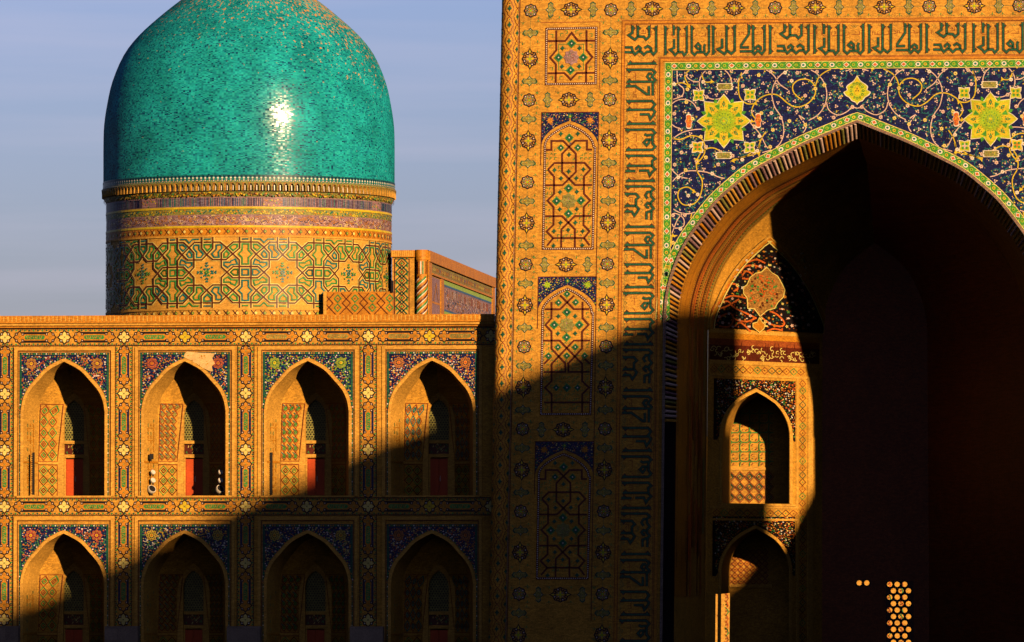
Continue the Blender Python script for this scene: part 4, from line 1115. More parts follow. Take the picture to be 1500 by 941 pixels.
# ================================================================= ARCADE WING
arc = empty('arcade_wing', (AF.X(270), 1.35, 0), 'two storey arcade of pointed niches with star and cartouche tilework left of the portal', 'building')
BAYS = [-84, 94, 271, 451, 633]; PIL = [-172, 7, 181.5, 360, 539.5, 719]
la = local(AF.s); pxm = AF.s
OP_U = (530, 604, 727); OP_L = (782, 857, 984)
SHN = [(-0, 0), (-23, 12.5), (-38.5, 28.5), (-51, 43.5), (-57.6, 59), (-60, 74)]
NS = catmull(SHN, 4)        # niche arch, relative to apex
def ncurve(c, apex, k=1.0, ky=1.0): return [(c+x*k, apex+y*ky) for x, y in NS]
s = S(AF)
L0, R0 = -175, 727
for apex, spring, bot, vt_, vb_ in ((530, 604, 727, 476, 727), (782, 856, 984, 727, 984)):
    prev = L0
    for c in BAYS:
        s.poly([(prev, vt_), (c-60, vt_), (c-60, vb_), (prev, vb_)], 'brick', 0)
        Lc = ncurve(c, apex)
        for P in (Lc, mirror(Lc, c)):
            for i in range(len(P)-1): s.poly([(P[i][0], vt_), (P[i+1][0], vt_), P[i+1], P[i]], 'brick', 0)
        prev = c+60
    s.poly([(prev, vt_), (R0, vt_), (R0, vb_), (prev, vb_)], 'brick', 0)
s.poly([(L0, 984), (R0, 984), (R0, 1012), (L0, 1012)], 'stone', 0)
s.build('wall', arc)
# roof and rear
xa, xb = AF.X(L0), AF.X(R0); zr = AF.Z(464)
s = S(None); s.face([(xa, 1.36, zr-.05), (xb, 1.36, zr-.05), (xb, 9, zr-.05), (xa, 9, zr-.05)], 'brick'); s.face([(xa, 9, 0), (xb, 9, 0), (xb, 9, zr-.05), (xa, 9, zr-.05)], 'brick')
s.face([(xa, 1.36, 0), (xa, 9, 0), (xa, 9, zr-.05), (xa, 1.36, zr-.05)], 'brick'); s.build('roof', arc)
# cornice: two oversailing courses
s = S(AF); s.rect(L0, 463, 725, 474, 'orange', .28, 0); s.rect(L0, 474, 725, 477.5, 'pale_brick', .20, 0); s.rect(L0, 477.5, 725, 480.5, 'orange', .10, 0)
s.build('cornice', arc)
s = S(AF)
for x in range(-174, 722, 3): s.rect(x, 464, x+2.1, 471.6, 'orange' if x % 2 else 'pale_brick', .288)
s.build('soldier_course', arc, kind='stuff')

# niche interior, shared by all bays
def nlocal():
    k = 1/pxm
    secn = [(60, 0, 0, 0), (49, 5, 56, 3), (24, 44, 82, 14)]       # half width, apex drop, depth px, spring drop
    out = []
    for hw, ad, d, sd in secn:
        L_ = [(x*hw/60, ad+y*(74+sd-ad)/74) for x, y in NS]; L_ = L_+[(-hw, 197)]
        P = L_[::-1]+[(-x, y) for x, y in L_[1:]]
        out.append([(x*k, d*k, -y*k) for x, y in P])
    return out, k
NSEC, kpx = nlocal()
s = S(None); loft(s, NSEC[0], NSEC[1], 'pale_brick'); jm = s.mesh('niche_jamb')
s = S(None); loft(s, NSEC[1], NSEC[2], 'brick'); am = s.mesh('niche_apse')
s = S(None); s.face([NSEC[0][0], NSEC[1][0], NSEC[2][0], NSEC[2][-1], NSEC[1][-1], NSEC[0][-1]], 'stone'); fm = s.mesh('niche_floor')
# back wall of the niche with door and window recess (local px frame, y down from the apex)
def lb(d): return lambda x, y, h=0: (x*kpx, (d*kpx)-h, -y*kpx)
s = S(lb(82)); rw = 15
s.poly([(-24, 44), (24, 44), (24, 52), (-24, 52)], 'brick', 0)
s.poly([(-24, 52), (-rw, 52), (-rw, 197), (-24, 197)], 'pale_brick', 0); s.poly([(rw, 52), (24, 52), (24, 197), (rw, 197)], 'pale_brick', 0)
RA = [(0, 54), (-8, 60), (-13, 68), (-rw, 78)]
for sg in (1, -1):
    for i in range(3): a_, b_ = RA[i], RA[i+1]; s.poly([(a_[0]*sg, 52), (b_[0]*sg, 52), (b_[0]*sg, b_[1]), (a_[0]*sg, a_[1])], 'brick', 0)
lp = RA[::-1]; lp = [(-rw, 197)]+lp+[(-x, y) for x, y in RA[1:]]+[(rw, 197)]
for i in range(len(lp)-1):
    s.face([lb(82)(*lp[i]), lb(90)(*lp[i]), lb(90)(*lp[i+1]), lb(82)(*lp[i+1])], 'pale_brick')
bw_m = s.mesh('niche_back')
s = S(lb(90)); s.rect(-rw, 50, rw, 114, 'olive', 0)
y = 54; r0 = 0
while y < 113:
    for x in range(-14, 15, 4):
        xx = x+(2 if r0 % 2 else 0)
        s.disc(xx, y, 1.25, 'black', .012, 6)
    y += 3.4; r0 += 1
win_m = s.mesh('window_lattice')
s = S(lb(90)); s.rect(-rw, 114, rw, 118.5, 'pale_brick', .14, 0); s.rect(-rw, 118.5, rw, 134, 'brown', 0); 
for k in range(26): x = random.uniform(-13, 13); yy_ = random.uniform(120.5, 132); s.ribbon([(x, yy_), (x+random.uniform(-2, 2), yy_-2), (x+random.uniform(-2, 2.5), yy_+1)], .9, random.choice(['pale_yellow', 'orange', 'green']), .01)
s.rect(-rw, 134, rw, 139, 'pale_brick', .14, 0); s.rect(-rw, 139, -rw+2.2, 197, 'pale_brick', .1, 0); s.rect(rw-2.2, 139, rw, 197, 'pale_brick', .1, 0)
lin_m = s.mesh('door_surround')
s = S(lb(88)); s.rect(-12.8, 141, -.3, 197, 'red_paint', .02, -.03); s.rect(.3, 141, 12.8, 197, 'red_paint', .02, -.03)
for a_ in (-11.3, 1.8):
    for b_, c_ in ((144, 157), (160, 176), (179, 194)): s.rect(a_, b_, a_+9.5, c_, 'red_paint', .035, .02)
dr_m = s.mesh('door')
s = S(lb(88)); s.disc(1.8, 170, .8, 'metal', .09, 6); s.rect(1.4, 166, 2.2, 174, 'metal', .07, .02); hd_m = s.mesh('handle')
# tile panel on the diagonal sides
a0, a1 = NSEC[1], NSEC[2]
def dmap(side):
    x0, x1, d0, d1 = -49*side, -24*side, 56, 82
    ln = math.hypot(25, 26); nx, ny = 26/ln*side, -25/ln
    def f(t, y, h=0):     # t 0..1
        # follow the curved hood
        def hx(hw, ad, sd, yy):
            P = [(x*hw/60, ad+z*(74+sd-ad)/74) for x, z in NS]
            for i in range(len(P)-1):
                if P[i][1] <= yy <= P[i+1][1]: q_ = (yy-P[i][1])/(P[i+1][1]-P[i][1]); return P[i][0]+(P[i+1][0]-P[i][0])*q_
            return -hw if yy > P[-1][1] else P[0][0]
        A_, B_ = hx(49, 5, 3, y)*side, hx(24, 44, 14, y)*side
        return ((A_+(B_-A_)*t)*kpx+nx*h, (d0+(d1-d0)*t)*kpx+ny*h, -y*kpx)
    return f
def side_panel(kind, side):
    s = S(dmap(side))
    f = lambda x0, y0, x1, y1, p, m1, m2, k, wd: girih_fill2(s, x0, y0, x1, y1, p, m1, m2, k, wd)
    def girih_fill2(s, x0, y0, x1, y1, ny, m1, m2, k, wd):
        nx = 3 if k != 1 else 2; px = (x1-x0)/nx; py = (y1-y0)/ny
        for i in range(nx):
            for j in range(ny):
                a, b = x0+i*px, y0+j*py; cx, cy = a+px/2, b+py/2
                W = wd/33.0     # ribbon width measured along the panel
                def seg(p, q_, m, h=.02):
                    dx, dy = (q_[0]-p[0])*33, q_[1]-p[1]; l_ = math.hypot(dx, dy) or 1; ox, oy = -dy/l_*wd/2/33, dx/l_*wd/2
                    s.poly([(p[0]+ox, p[1]+oy), (q_[0]+ox, q_[1]+oy), (q_[0]-ox, q_[1]-oy), (p[0]-ox, p[1]-oy)], m, h)
                lz = [(a, cy), (cx, b), (a+px, cy), (cx, b+py)]
                for q0, q1 in zip(lz, lz[1:]+lz[:1]): seg(q0, q1, m1 if (i+j) % 2 or k == 2 else m2)
                lz = [(cx+(x-cx)*.48, cy+(y-cy)*.48) for x, y in lz]
                for q0, q1 in zip(lz, lz[1:]+lz[:1]): seg(q0, q1, m2 if (i+j) % 2 or k == 2 else m1, .024)
                if k == 2: seg((a, b), (cx, b+py*.3), 'teal', .022)
                s.poly([(cx-px*.08, cy), (cx, cy-py*.08), (cx+px*.08, cy), (cx, cy+py*.08)], m2, .026)
    top = 62 if kind != 1 else 60
    ms = [('green', 'rust'), ('rust', 'olive'), ('rust', 'green'), ('rust', 'teal')][kind % 4]
    girih_fill2(s, .06, top, .94, 143, (5, 8, 7, 5)[kind % 4], ms[0], ms[1], (1, 2, 2, 0)[kind % 4], 1.4)
    girih_fill2(s, .06, 151, .94, 194, 3, 'brown', 'green', 1, 1.2)
    def fr(x0, y0, x1, y1, m, wd=.9):
        w_ = wd/33
        s.poly([(x0, y0), (x1, y0), (x1, y0+wd), (x0, y0+wd)], m, .028); s.poly([(x0, y1-wd), (x1, y1-wd), (x1, y1), (x0, y1)], m, .028)
        s.poly([(x0, y0), (x0+w_, y0), (x0+w_, y1), (x0, y1)], m, .03); s.poly([(x1-w_, y0), (x1, y0), (x1, y1), (x1-w_, y1)], m, .03)
    fr(.02, 60, .98, 145, 'rust'); fr(.02, 149, .98, 196, 'rust')
    s.poly([(0, 145.2), (1, 145.2), (1, 148.6), (0, 148.6)], 'pale_brick', .05, 0)
    return s.mesh('tile_panel')
pan = [(side_panel(k, 1), side_panel(k, -1)) for k in range(4)]
# faint kufic brick pattern on jambs
def jamb_pattern():
    x0, x1, d0, d1 = -60, -49, 0, 56; ln = math.hypot(11, 56)
    def f(t, y, h=0): return ((x0+(x1-x0)*t)*kpx+56/ln*h, (d0+(d1-d0)*t)*kpx-11/ln*h, -y*kpx)
    s = S(f); random.seed(2)
    y = 84
    while y < 192:
        for t in (.25, .45, .65):
            if random.random() < .75: s.poly([(t, y), (t+.07, y), (t+.07, y+random.choice([4, 6, 7])), (t, y+4)], random.choice(['orange', 'olive', 'orange']), .012)
        if random.random() < .5: s.poly([(.25, y), (.7, y), (.7, y+1.1), (.25, y+1.1)], 'orange', .014)
        y += 6
    s.poly([(.0, 145), (1, 145), (1, 147.5), (0, 147.5)], 'orange', .03, 0)
    return s.mesh('jamb_pattern')
jp = jamb_pattern()

# star and cartouche pieces of the friezes
def cross_star(col, dots_='white', sz=9.6):
    s = S(la)
    q_ = sz/9.6
    o_ = [(0, -11), (3, -8), (6.2, -7.6), (7.2, -5.6), (8, -3), (11, 0), (8, 3), (7.2, 5.6), (6.2, 7.6), (3, 8), (0, 11), (-3, 8), (-6.2, 7.6), (-7.2, 5.6), (-8, 3), (-11, 0), (-8, -3), (-7.2, -5.6), (-6.2, -7.6), (-3, -8)]
    s.poly([(x*q_, y*q_) for x, y in o_], 'black', .012, 0)
    s.poly([(x*q_*.79, y*q_*.79) for x, y in o_], 'brick', .016)
    arm = 2.6
    for a_ in range(4):
        r9 = lambda x, y: (x*math.cos(a_*1.5708)-y*math.sin(a_*1.5708), x*math.sin(a_*1.5708)+y*math.cos(a_*1.5708))
        s.poly([r9(0, 0), r9(-2.2*q_, -2*q_), r9(-2.7*q_, -5*q_), r9(0, -8.4*q_), r9(2.7*q_, -5*q_), r9(2.2*q_, -2*q_)], col, .022)
        c_ = r9(5*q_, -5*q_); s.poly([(c_[0]-1.9, c_[1]-1.9), (c_[0]+1.9, c_[1]-1.9), (c_[0]+1.9, c_[1]+1.9), (c_[0]-1.9, c_[1]+1.9)], 'black', .020); s.disc(c_[0], c_[1], 1.15*q_, dots_, .025, 4, .785)
    s.disc(0, 0, 1.3, 'olive', .027, 6); return s.mesh('star_tile')
cs_y, cs_o, cs_w = cross_star('pale_yellow'), cross_star('orange', 'pink', 9.0), cross_star('yellow', 'white')
def cartouche(vert, ln, green='green'):
    s = S(la); f_ = (lambda p: [(y, x) for x, y in p]) if vert else (lambda p: p)
    w_ = ln/2
    s.poly(f_([(-w_, -7.8), (w_, -7.8), (w_, -1), (w_, 1), (w_, 7.8), (-w_, 7.8)]), 'black' if not vert else 'navy', .010)
    s.poly(f_([(-w_+1, 0), (-w_+5, -4.6), (w_-5, -4.6), (w_-1, 0), (w_-5, 4.6), (-w_+5, 4.6)]), 'orange', .016, .01)
    s.poly(f_([(-w_+4, 0), (-w_+7, -3), (w_-7, -3), (w_-4, 0), (w_-7, 3), (-w_+7, 3)]), green, .020)
    random.seed(4)
    x = -w_+8
    while x < w_-8:   # the small written strokes
        s.ribbon(f_([(x, 1.6), (x, -1.4), (x+1.6, -1.4)] if int(x) % 2 else [(x, -1.6), (x+1.4, 1.4), (x+2.2, 1.4)]), .75, 'orange', .024); x += 3.1
    return s.mesh('cartouche')
ca_h, ca_v, ca_h2 = cartouche(False, 40), cartouche(True, 36), cartouche(False, 40, 'olive')
def pl_(mesh, nm, u, v): link(nm, mesh, arc, AF(u, v))
for v in (494.5, 743):
    cols = []
    for i in range(len(PIL)-1):
        a_, b_ = PIL[i], PIL[i+1]; m_ = (a_+b_)/2
        cols += [(a_, 0), (m_, 1)]
    cols.append((PIL[-1], 0))
    for (u, k) in cols:
        if u < 722: pl_(cs_y if k == 0 else (cs_w if round(u) % 2 else cs_y), 'star_tile', u, v)
    for (u, _), (u2, _) in zip(cols, cols[1:]):
        w_ = u2-u
        pl_(cs_o, 'star_tile', u+21.5, v); 
        if u2-21.5 < 722: pl_(cs_o, 'star_tile', u2-21.5, v)
        pl_(ca_h if v > 500 or u < 355 else ca_h2, 'cartouche', (u+u2)/2, v)
for u in PIL[:-1]:
    for v0, n in ((494.5, 3), (743, 3)):
        for k in range(n):
            v = v0+k*82.8
            if k: pl_(cs_y, 'star_tile', u, v)
            pl_(cs_o, 'star_tile', u, v+21); 
            pl_(ca_v, 'cartouche', u, v+41.5); pl_(cs_o, 'star_tile', u, v+62)
# border lines, frames and scattered tesserae
s = S(AF)
for v in (482, 507, 730.5, 755.5):
    s.ribbon([(L0, v), (724, v)], 1.5, 'black', .014)
    x = L0
    while x < 720: s.disc(x, v+(2.4 if v in (482, 730.5) else -2.4), 1.9, 'green' if int(x/6.4) % 2 else 'dark_green', .014, 4, ry=1.5); s.disc(x+3.2, v+(1.6 if v in (482, 730.5) else -1.6), 1.1, 'rust', .014, 4, ry=.9); x += 6.4
for u in PIL[:-1]:
    for sg in (-1, 1):
        for a_, b_ in ((508, 729), (756, 978)):
            s.ribbon([(u+sg*12.2, a_), (u+sg*12.2, b_)], 1.0, 'black', .014)
            y = a_+3
            while y < b_: s.disc(u+sg*10.2, y, 1.4, 'green' if int(y/6) % 3 else 'dark_green', .014, 4, ry=1.9); s.disc(u+sg*11.0, y+3, .8, 'brown', .015, 4, ry=1.1); y += 6
s.build('frieze_lines', arc)
s = S(AF)
for c in BAYS:
    for a_, b_ in ((510, 728), (759, 980)):
        s.ribbon([(c-71, b_), (c-71, a_+1.5), (c+71, a_+1.5), (c+71, b_)], 4.4, 'pale_brick', .05, base=0)
        s.ribbon([(c-67.5, b_), (c-67.5, a_+5), (c+67.5, a_+5), (c+67.5, b_)], 1, 'brown', .012)
    s.rect(c-69, 727.2, c+69, 729.8, 'pale_brick', .09, 0)
s.build('bay_frame', arc)
# spandrel mosaics of the bays
def spandrel(pal, ros, seed, damaged=False):
    random.seed(seed); s = S(la)
    Lc = [(x, y) for x, y in NS]     # relative to the apex
    Lo = offset(Lc, -5.2) if offset(Lc, -5.2)[5][1] < Lc[5][1] else offset(Lc, 5.2)
    Lo[0] = (0, Lo[0][1])
    for sg in (1, -1):
        P = [(x*sg, y) for x, y in Lo]
        s.poly([(-66*sg, -13), (0, -13)]+P+[(-66*sg, P[-1][1])], 'navy', .010)
        s.rect(-66*sg, P[-1][1], -63*sg, 195, 'dark_green', .010)
        y = P[-1][1]+4
        while y < 192: s.disc(-64.5*sg, y, 1.1, 'white' if int(y/7) % 2 else 'orange', .016, 5); s.disc(-64.5*sg, y+3.5, .8, 'green', .016, 4); y += 7
    s.ribbon([(-64, 66), (-64, -11), (64, -11), (64, 66)], 3, 'dark_green', .013)
    for k in range(36): x = -62+k*3.55; s.disc(x, -11, 1.15, ['orange', 'green', 'white', 'orange'][k % 4], .018, 5)
    def ins(x, y):
        if y < -8.5 or abs(x) > 62: return False
        dx = -abs(x)
        for i in range(len(Lo)-1):
            if Lo[i+1][0] <= dx <= Lo[i][0]: return y < Lo[i][1]-1.5
        return y < Lo[-1][1]
    rose = [(-48.5, 3), (48.5, 3)]
    ins2 = lambda x, y: ins(x, y) and all(math.hypot(x-a, y-b) > 9.5 for a, b in rose)
    # curling stems
    for _ in range(150):
        x, y = random.uniform(-60, 60), random.uniform(-8, 55)
        if not ins2(x, y): continue
        r_ = random.uniform(2.5, 5); a0_ = random.uniform(0, 6.28); p = [(x+r_*math.cos(a0_+i*.55), y+r_*math.sin(a0_+i*.55)) for i in range(7)]
        if all(ins(*z_) for z_ in p): s.ribbon(p, .8, random.choice([pal[0], pal[1], 'teal']), .016)
    scatter(s, ins2, -62, -8, 62, 66, 430, pal, .020, .8, 2.0, 2.35)
    L2 = offset(Lc, -6.4) if Lo[5][1] == offset(Lc, -5.2)[5][1] else offset(Lc, 6.4)
    full = [(x, y) for x, y in L2[::-1]]+[(-x, y) for x, y in L2[1:]]
    a_ = arclen(full)
    for k in range(52): p = at(full, a_, (k+.5)/52); s.disc(p[0], p[1], 1.1, ['orange', 'green', 'white', 'green'][k % 4], .024, 5)
    for rx, ry in rose:
        for k in range(8): a2 = k*.785; s.disc(rx+6*math.cos(a2), ry+6*math.sin(a2), 2.5, ros[0], .024, 6, a2); s.disc(rx+6*math.cos(a2), ry+6*math.sin(a2), 1.5, 'navy', .028, 5); s.disc(rx+6*math.cos(a2), ry+6*math.sin(a2), .8, ros[1], .031, 4)
        s.disc(rx, ry, 3, ros[0], .030, 8); s.disc(rx, ry, 2, ros[1], .034, 6); s.disc(rx, ry, 1, 'rust', .037, 4)
    if damaged:   # plaster patch over lost tiles right of the apex
        s.poly([(0, -11), (3, -14), (22, -12), (44, -11), (40, -4), (44, 4), (39, 7), (41, 15), (37, 15), (24, 9), (10, 0), (-2, -6)], 'plaster', .05, .0)
        for k in range(14): s.disc(random.uniform(4, 38), random.uniform(-9, 6), random.uniform(.6, 1.5), 'brick', .054, 5)
    sp = s.mesh('spandrel_mosaic')
    s = S(la); full = Lc[::-1]+[(-x, y) for x, y in Lc[1:]]
    s.ribbon([(-62, 197), (-62, 80)]+offset(full, -2)+[(62, 80), (62, 197)], 4.2, 'pale_brick', .05, base=0)
    return sp, s.mesh('arch_border')
spx = [spandrel(['orange', 'pale_yellow', 'green', 'white', 'olive'], ('yellow', 'orange'), 1), spandrel(['orange', 'terracotta', 'white', 'green', 'olive'], ('orange', 'yellow'), 2),
       spandrel(['orange', 'terracotta', 'white', 'yellow', 'teal'], ('terracotta', 'orange'), 3, True), spandrel(['lime', 'green', 'white', 'lime', 'orange'], ('lime', 'yellow'), 4),
       spandrel(['terracotta', 'orange', 'white', 'orange', 'pale_yellow'], ('orange', 'terracotta'), 5), spandrel(['orange', 'terracotta', 'green', 'white', 'teal'], ('terracotta', 'yellow'), 6),
       spandrel(['yellow', 'white', 'olive', 'green', 'orange'], ('yellow', 'orange'), 8)]
for bi, c in enumerate(BAYS):
    for ti, apex in enumerate((530, 782)):
        loc = AF(c, apex)
        for nm, m_ in (('niche_jamb', jm), ('niche_apse', am), ('niche_floor', fm), ('niche_back', bw_m), ('window_lattice', win_m), ('door_surround', lin_m), ('jamb_pattern', jp)):
            link(nm, m_, arc, loc)
        k = (bi+3) % 4
        for q_ in (0, 1): link('tile_panel', pan[k][q_], arc, loc)
        d_ = link('door', dr_m, arc, loc); link('handle', hd_m, d_, loc)
        sp, ab = spx[bi] if ti == 0 else spx[{0: 0, 1: 5, 2: 6, 3: 0, 4: 4}[bi]]
        link('spandrel_mosaic', sp, arc, loc); link('arch_border', ab, arc, loc)
# low plinths at the foot of the piers
for u in PIL[:-1]: box('plinth', AF.X(u-24), .75, 0, AF.X(u+24), 1.34, AF.Z(918), 'stone', arc)

# ---- small dark fittings and floodlights in the upper niches
def floodlight(u, v, r_px, label, side, big):
    Y = 1.35+.45; Pn = Plane(Y, u, v); X, Z = Pn.X(u), Pn.Z(v); r_ = r_px/Pn.s
    t = empty('floodlight', (X, Y, Z-r_), label, 'floodlight', 'floodlights on the niche floor')
    n = 14; s = S(None); ax = Vector((.55, -.62, .55)).normalized(); e1 = ax.cross(Vector((0, 0, 1))).normalized(); e2 = ax.cross(e1); cc_ = Vector((X, Y, Z))
    prof_ = [(-1, .0), (-.92, .4), (-.7, .72), (-.35, .94), (.0, 1), (.28, .96), (.36, .98), (.36, .84)]
    for i in range(len(prof_)-1):
        for k in range(n):
            a_, b_ = 2*math.pi*k/n, 2*math.pi*(k+1)/n
            def P_(pr, an): return cc_+ax*(pr[0]*r_)+(e1*math.cos(an)+e2*math.sin(an))*(pr[1]*r_)
            s.face([P_(prof_[i], a_), P_(prof_[i], b_), P_(prof_[i+1], b_), P_(prof_[i+1], a_)], 'metal')
    link('lamp_housing', s.mesh('lamp_housing', True), t)
    s = S(None); s.face([cc_+ax*.3*r_+(e1*math.cos(2*math.pi*k/n)+e2*math.sin(2*math.pi*k/n))*.86*r_ for k in range(n)], 'dark_metal' if big else 'white'); link('lens', s.mesh('lens'), t)
    box('bracket', X-r_*.25, Y-.02, Z-r_*1.5, X+r_*.25, Y+.05, Z-r_*.7, 'dark_metal', t)
bay2 = 'in the second niche from the left of the upper storey'
for u, side in ((222, 'left'), (322, 'right')):
    floodlight(u, 718, 6.4, f'large round floodlight at the {side} foot of the niche with the broken plaster corner', side, True)
    floodlight(u+(2 if side == 'left' else 1), 705, 4.1, f'small round floodlight just above the large one, {side} side of the niche with broken plaster', side, False)
    floodlight(u+(2 if side == 'left' else 1), 693, 3.8, f'topmost small floodlight of the stack on the {side} of the niche with broken plaster', side, False)
for u0, lab, nm in ((49, 'dark toothed metal post at the left jamb of the leftmost upper niche', 'metal_post'), (397.5, 'dark toothed metal post at the left jamb of the third upper niche', 'metal_post')):
    Pn = Plane(1.7, u0, 690); s = S(Pn); s.rect(u0-1.6, 664, u0+1.6, 726, 'dark_metal', .04, -.04)
    k = 666
    while k < 724: s.rect(u0-3, k, u0-1.6, k+1.2, 'dark_metal', .03, -.03); k += 3
    tag(s.build(nm), lab, 'post', 'dark posts in the niches')
Pn = Plane(1.75, 222, 670); s = S(Pn); s.rect(219.5, 666, 224.5, 674, 'dark_metal', .1, -.1); s.rect(220.5, 674, 222, 677, 'dark_metal', .05, -.05)
tag(s.build('loudspeaker'), 'small dark box fixed to the jamb above the left floodlights', 'loudspeaker')

# ================================================================= DOME
DY = 56.0
DP = Plane(DY, 365, 200); sD = DP.s; DX = DP.X(365); RD = 206/sD
DN = Plane(DY-RD, 365, 300)
dome = empty('mosque_dome', (DX, DY, 0), 'large turquoise tiled dome on a tall drum with interlaced brick strapwork', 'dome')
NPTS = [(0, -46), (14, -44), (36, -36), (66, -21), (97.5, 0), (131, 27), (161, 55), (182, 83), (198, 121), (205.5, 154), (210, 185), (211, 215), (211, 250)]
pr = catmull(NPTS, 3)
Zs = [DP.Z(v) for _, v in pr]; Rs = [x/sD for x, _ in pr]
Zb = DN.Z(257)
Zs.append(Zb); Rs.append(211/sD)
segs = 96; verts, faces, uvs = [], [], []
arcl = [0]
for i in range(len(Zs)-1, 0, -1): arcl.append(arcl[-1]+math.hypot(Rs[i]-Rs[i-1], Zs[i]-Zs[i-1]))
arcl = arcl[::-1]
for i in range(len(Zs)):
    for k in range(segs+1):
        a_ = -math.pi+2*math.pi*k/segs; verts.append((DX+Rs[i]*math.sin(a_), DY-Rs[i]*math.cos(a_), Zs[i]))
for i in range(len(Zs)-1):
    for k in range(segs): a = i*(segs+1)+k; faces.append((a, a+segs+1, a+segs+2, a+1))
me = bpy.data.meshes.new('dome_shell'); me.from_pydata(verts, [], faces); ul = me.uv_layers.new(name='UVMap')
for p in me.polygons:
    p.use_smooth = True
    for li in p.loop_indices:
        vi = me.loops[li].vertex_index; i, k = divmod(vi, segs+1); ul.data[li].uv = ((-math.pi+2*math.pi*k/segs)*7.35, arcl[i])
me.materials.append(MATS['dome_tile']); link('dome_shell', me, dome)
A8 = math.atan2(CAM.x-DX, DY-CAM.y)      # direction of the camera seen from the dome
def dm(x, y, h=0):           # x = arc px measured from the side that faces the square, y = v at the near side
    a_ = x/206.0+A8; r_ = RD+h; return (DX+r_*math.sin(a_), DY-r_*math.cos(a_), DN.Z(y))
def ring(s, y0, y1, m, h, h2=None, n=128):
    h2 = h if h2 is None else h2
    for k in range(n):
        x0, x1 = -647.2+1294.3*k/n, -647.2+1294.3*(k+1)/n
        s.face([dm(x0, y0, h), dm(x0, y1, h2), dm(x1, y1, h2), dm(x1, y0, h)], m)
s = S(dm)
ring(s, 300, 480, 'pale_brick', 0); s.build('drum', dome)
s = S(dm); bel = (211-206)/sD
ring(s, 257, 268, 'teal', bel+.02); ring(s, 257, 256.9, 'teal', bel, bel+.02); ring(s, 268, 283, 'black', bel-.12, bel-.14); ring(s, 289, 303.5, 'mauve', .02); ring(s, 303.5, 306.5, 'yellow', .05)  # black ring paints the shade behind the muqarnas cells
ring(s, 306.5, 315, 'olive', .02); ring(s, 315, 331, 'mauve', .015); ring(s, 331, 334, 'yellow', .05); ring(s, 334, 345.5, 'orange', .03); ring(s, 345.5, 348, 'pale_brick', .05); ring(s, 452, 455, 'pale_brick', .05)
s.build('drum_bands', dome)
XR = 206*1.75      # decorate the half of the drum that faces the square
s = S(dm)
random.seed(15)
x = -XR
while x < XR:
    s.poly([(x, 258), (x+5, 258), (x+2.5, 261)], 'navy', bel+.03); s.disc(x+5.3, 261.5, 1.5, 'white', bel+.03, 5); s.disc(x+5.3, 265, 1.2, 'pink', bel+.03, 5); s.disc(x+2.5, 266, .9, 'yellow', bel+.03, 4)
    x += 6
x = -XR
while x < XR:   # tall blue script band
    if not (20 < x % 190 < 48): s.rect(x, 290.5, x+random.choice([.9, 1.3]), 302.5, random.choice(['blue', 'blue', 'teal', 'navy']), .035)
    else: s.disc(x, random.uniform(291, 302), 1.3, random.choice(['yellow', 'green', 'orange']), .035, 4)
    x += random.uniform(1.8, 3.2)
x = -XR
while x < XR:
    s.disc(x, random.uniform(307.5, 314), random.uniform(.8, 1.6), random.choice(['yellow', 'green', 'orange', 'yellow', 'teal']), .04, 5)
    s.disc(x, random.uniform(282.5, 288), random.uniform(.8, 1.6), random.choice(['yellow', 'green', 'orange', 'brown']), .16, 5)
    y_ = random.uniform(317, 329); an = random.uniform(0, 6.28); p = [(x, y_)]
    for _ in range(7): an += random.uniform(.3, .9); p.append((p[-1][0]+1.5*math.cos(an), min(330, max(316, p[-1][1]+1.2*math.sin(an)))))
    s.ribbon(p, .75, random.choice(['orange', 'pink', 'pale_yellow', 'orange']), .03); s.disc(x+1, random.uniform(317, 330), .9, random.choice(['blue', 'brown', 'navy']), .035, 4)
    x += 1.7
for (v, hh) in ((339.8, 4.2), (459.5, 4)):
    x = -XR; k = 0
    while x < XR:
        s.ribbon([(x, v-hh), (x+6.5, v+hh)], .9, 'brown', .045); s.ribbon([(x, v+hh), (x+6.5, v-hh)], .9, 'brown', .05)
        s.disc(x+6.5, v, 2.2, 'green' if k % 2 else 'pale_yellow', .045, 6)
        if k % 2: s.disc(x+6.5, v, 1.1, 'yellow', .055, 4)
        x += 13; k += 1
s.build('drum_mosaic', dome, kind='stuff')
# strapwork of the drum, one repeat traced from the photograph
PER = 206*R(30); KX = PER/2/367.0; KYd = 1/7.24
LN = [[(480, 130), (480, 255), (530, 315), (590, 372), (735, 372), (785, 318), (845, 250), (845, 130)], [(735, 130), (735, 250), (785, 318), (845, 372), (975, 372), (1040, 312), (1105, 250), (1105, 130)],
      [(310, 185), (545, 185), (605, 240), (655, 300), (655, 450), (605, 505), (545, 565), (305, 565), (250, 505), (195, 450), (195, 300), (250, 240), (310, 185)],
      [(310, 445), (545, 445), (605, 505), (655, 560), (655, 710), (600, 768), (540, 830), (305, 830), (250, 768), (195, 710), (195, 560), (250, 505), (310, 445)],
      [(660, 185), (915, 185), (975, 240), (1040, 312), (1102, 375), (1102, 640), (1040, 698), (970, 768), (910, 830), (660, 830), (600, 768), (530, 698), (480, 640), (480, 375), (530, 312), (605, 240), (660, 185)],
      [(480, 885), (480, 765), (530, 698), (590, 640), (735, 640), (785, 695), (840, 755), (840, 885)], [(730, 885), (730, 755), (785, 695), (845, 640), (975, 640), (1040, 698), (1105, 765), (1105, 885)]]
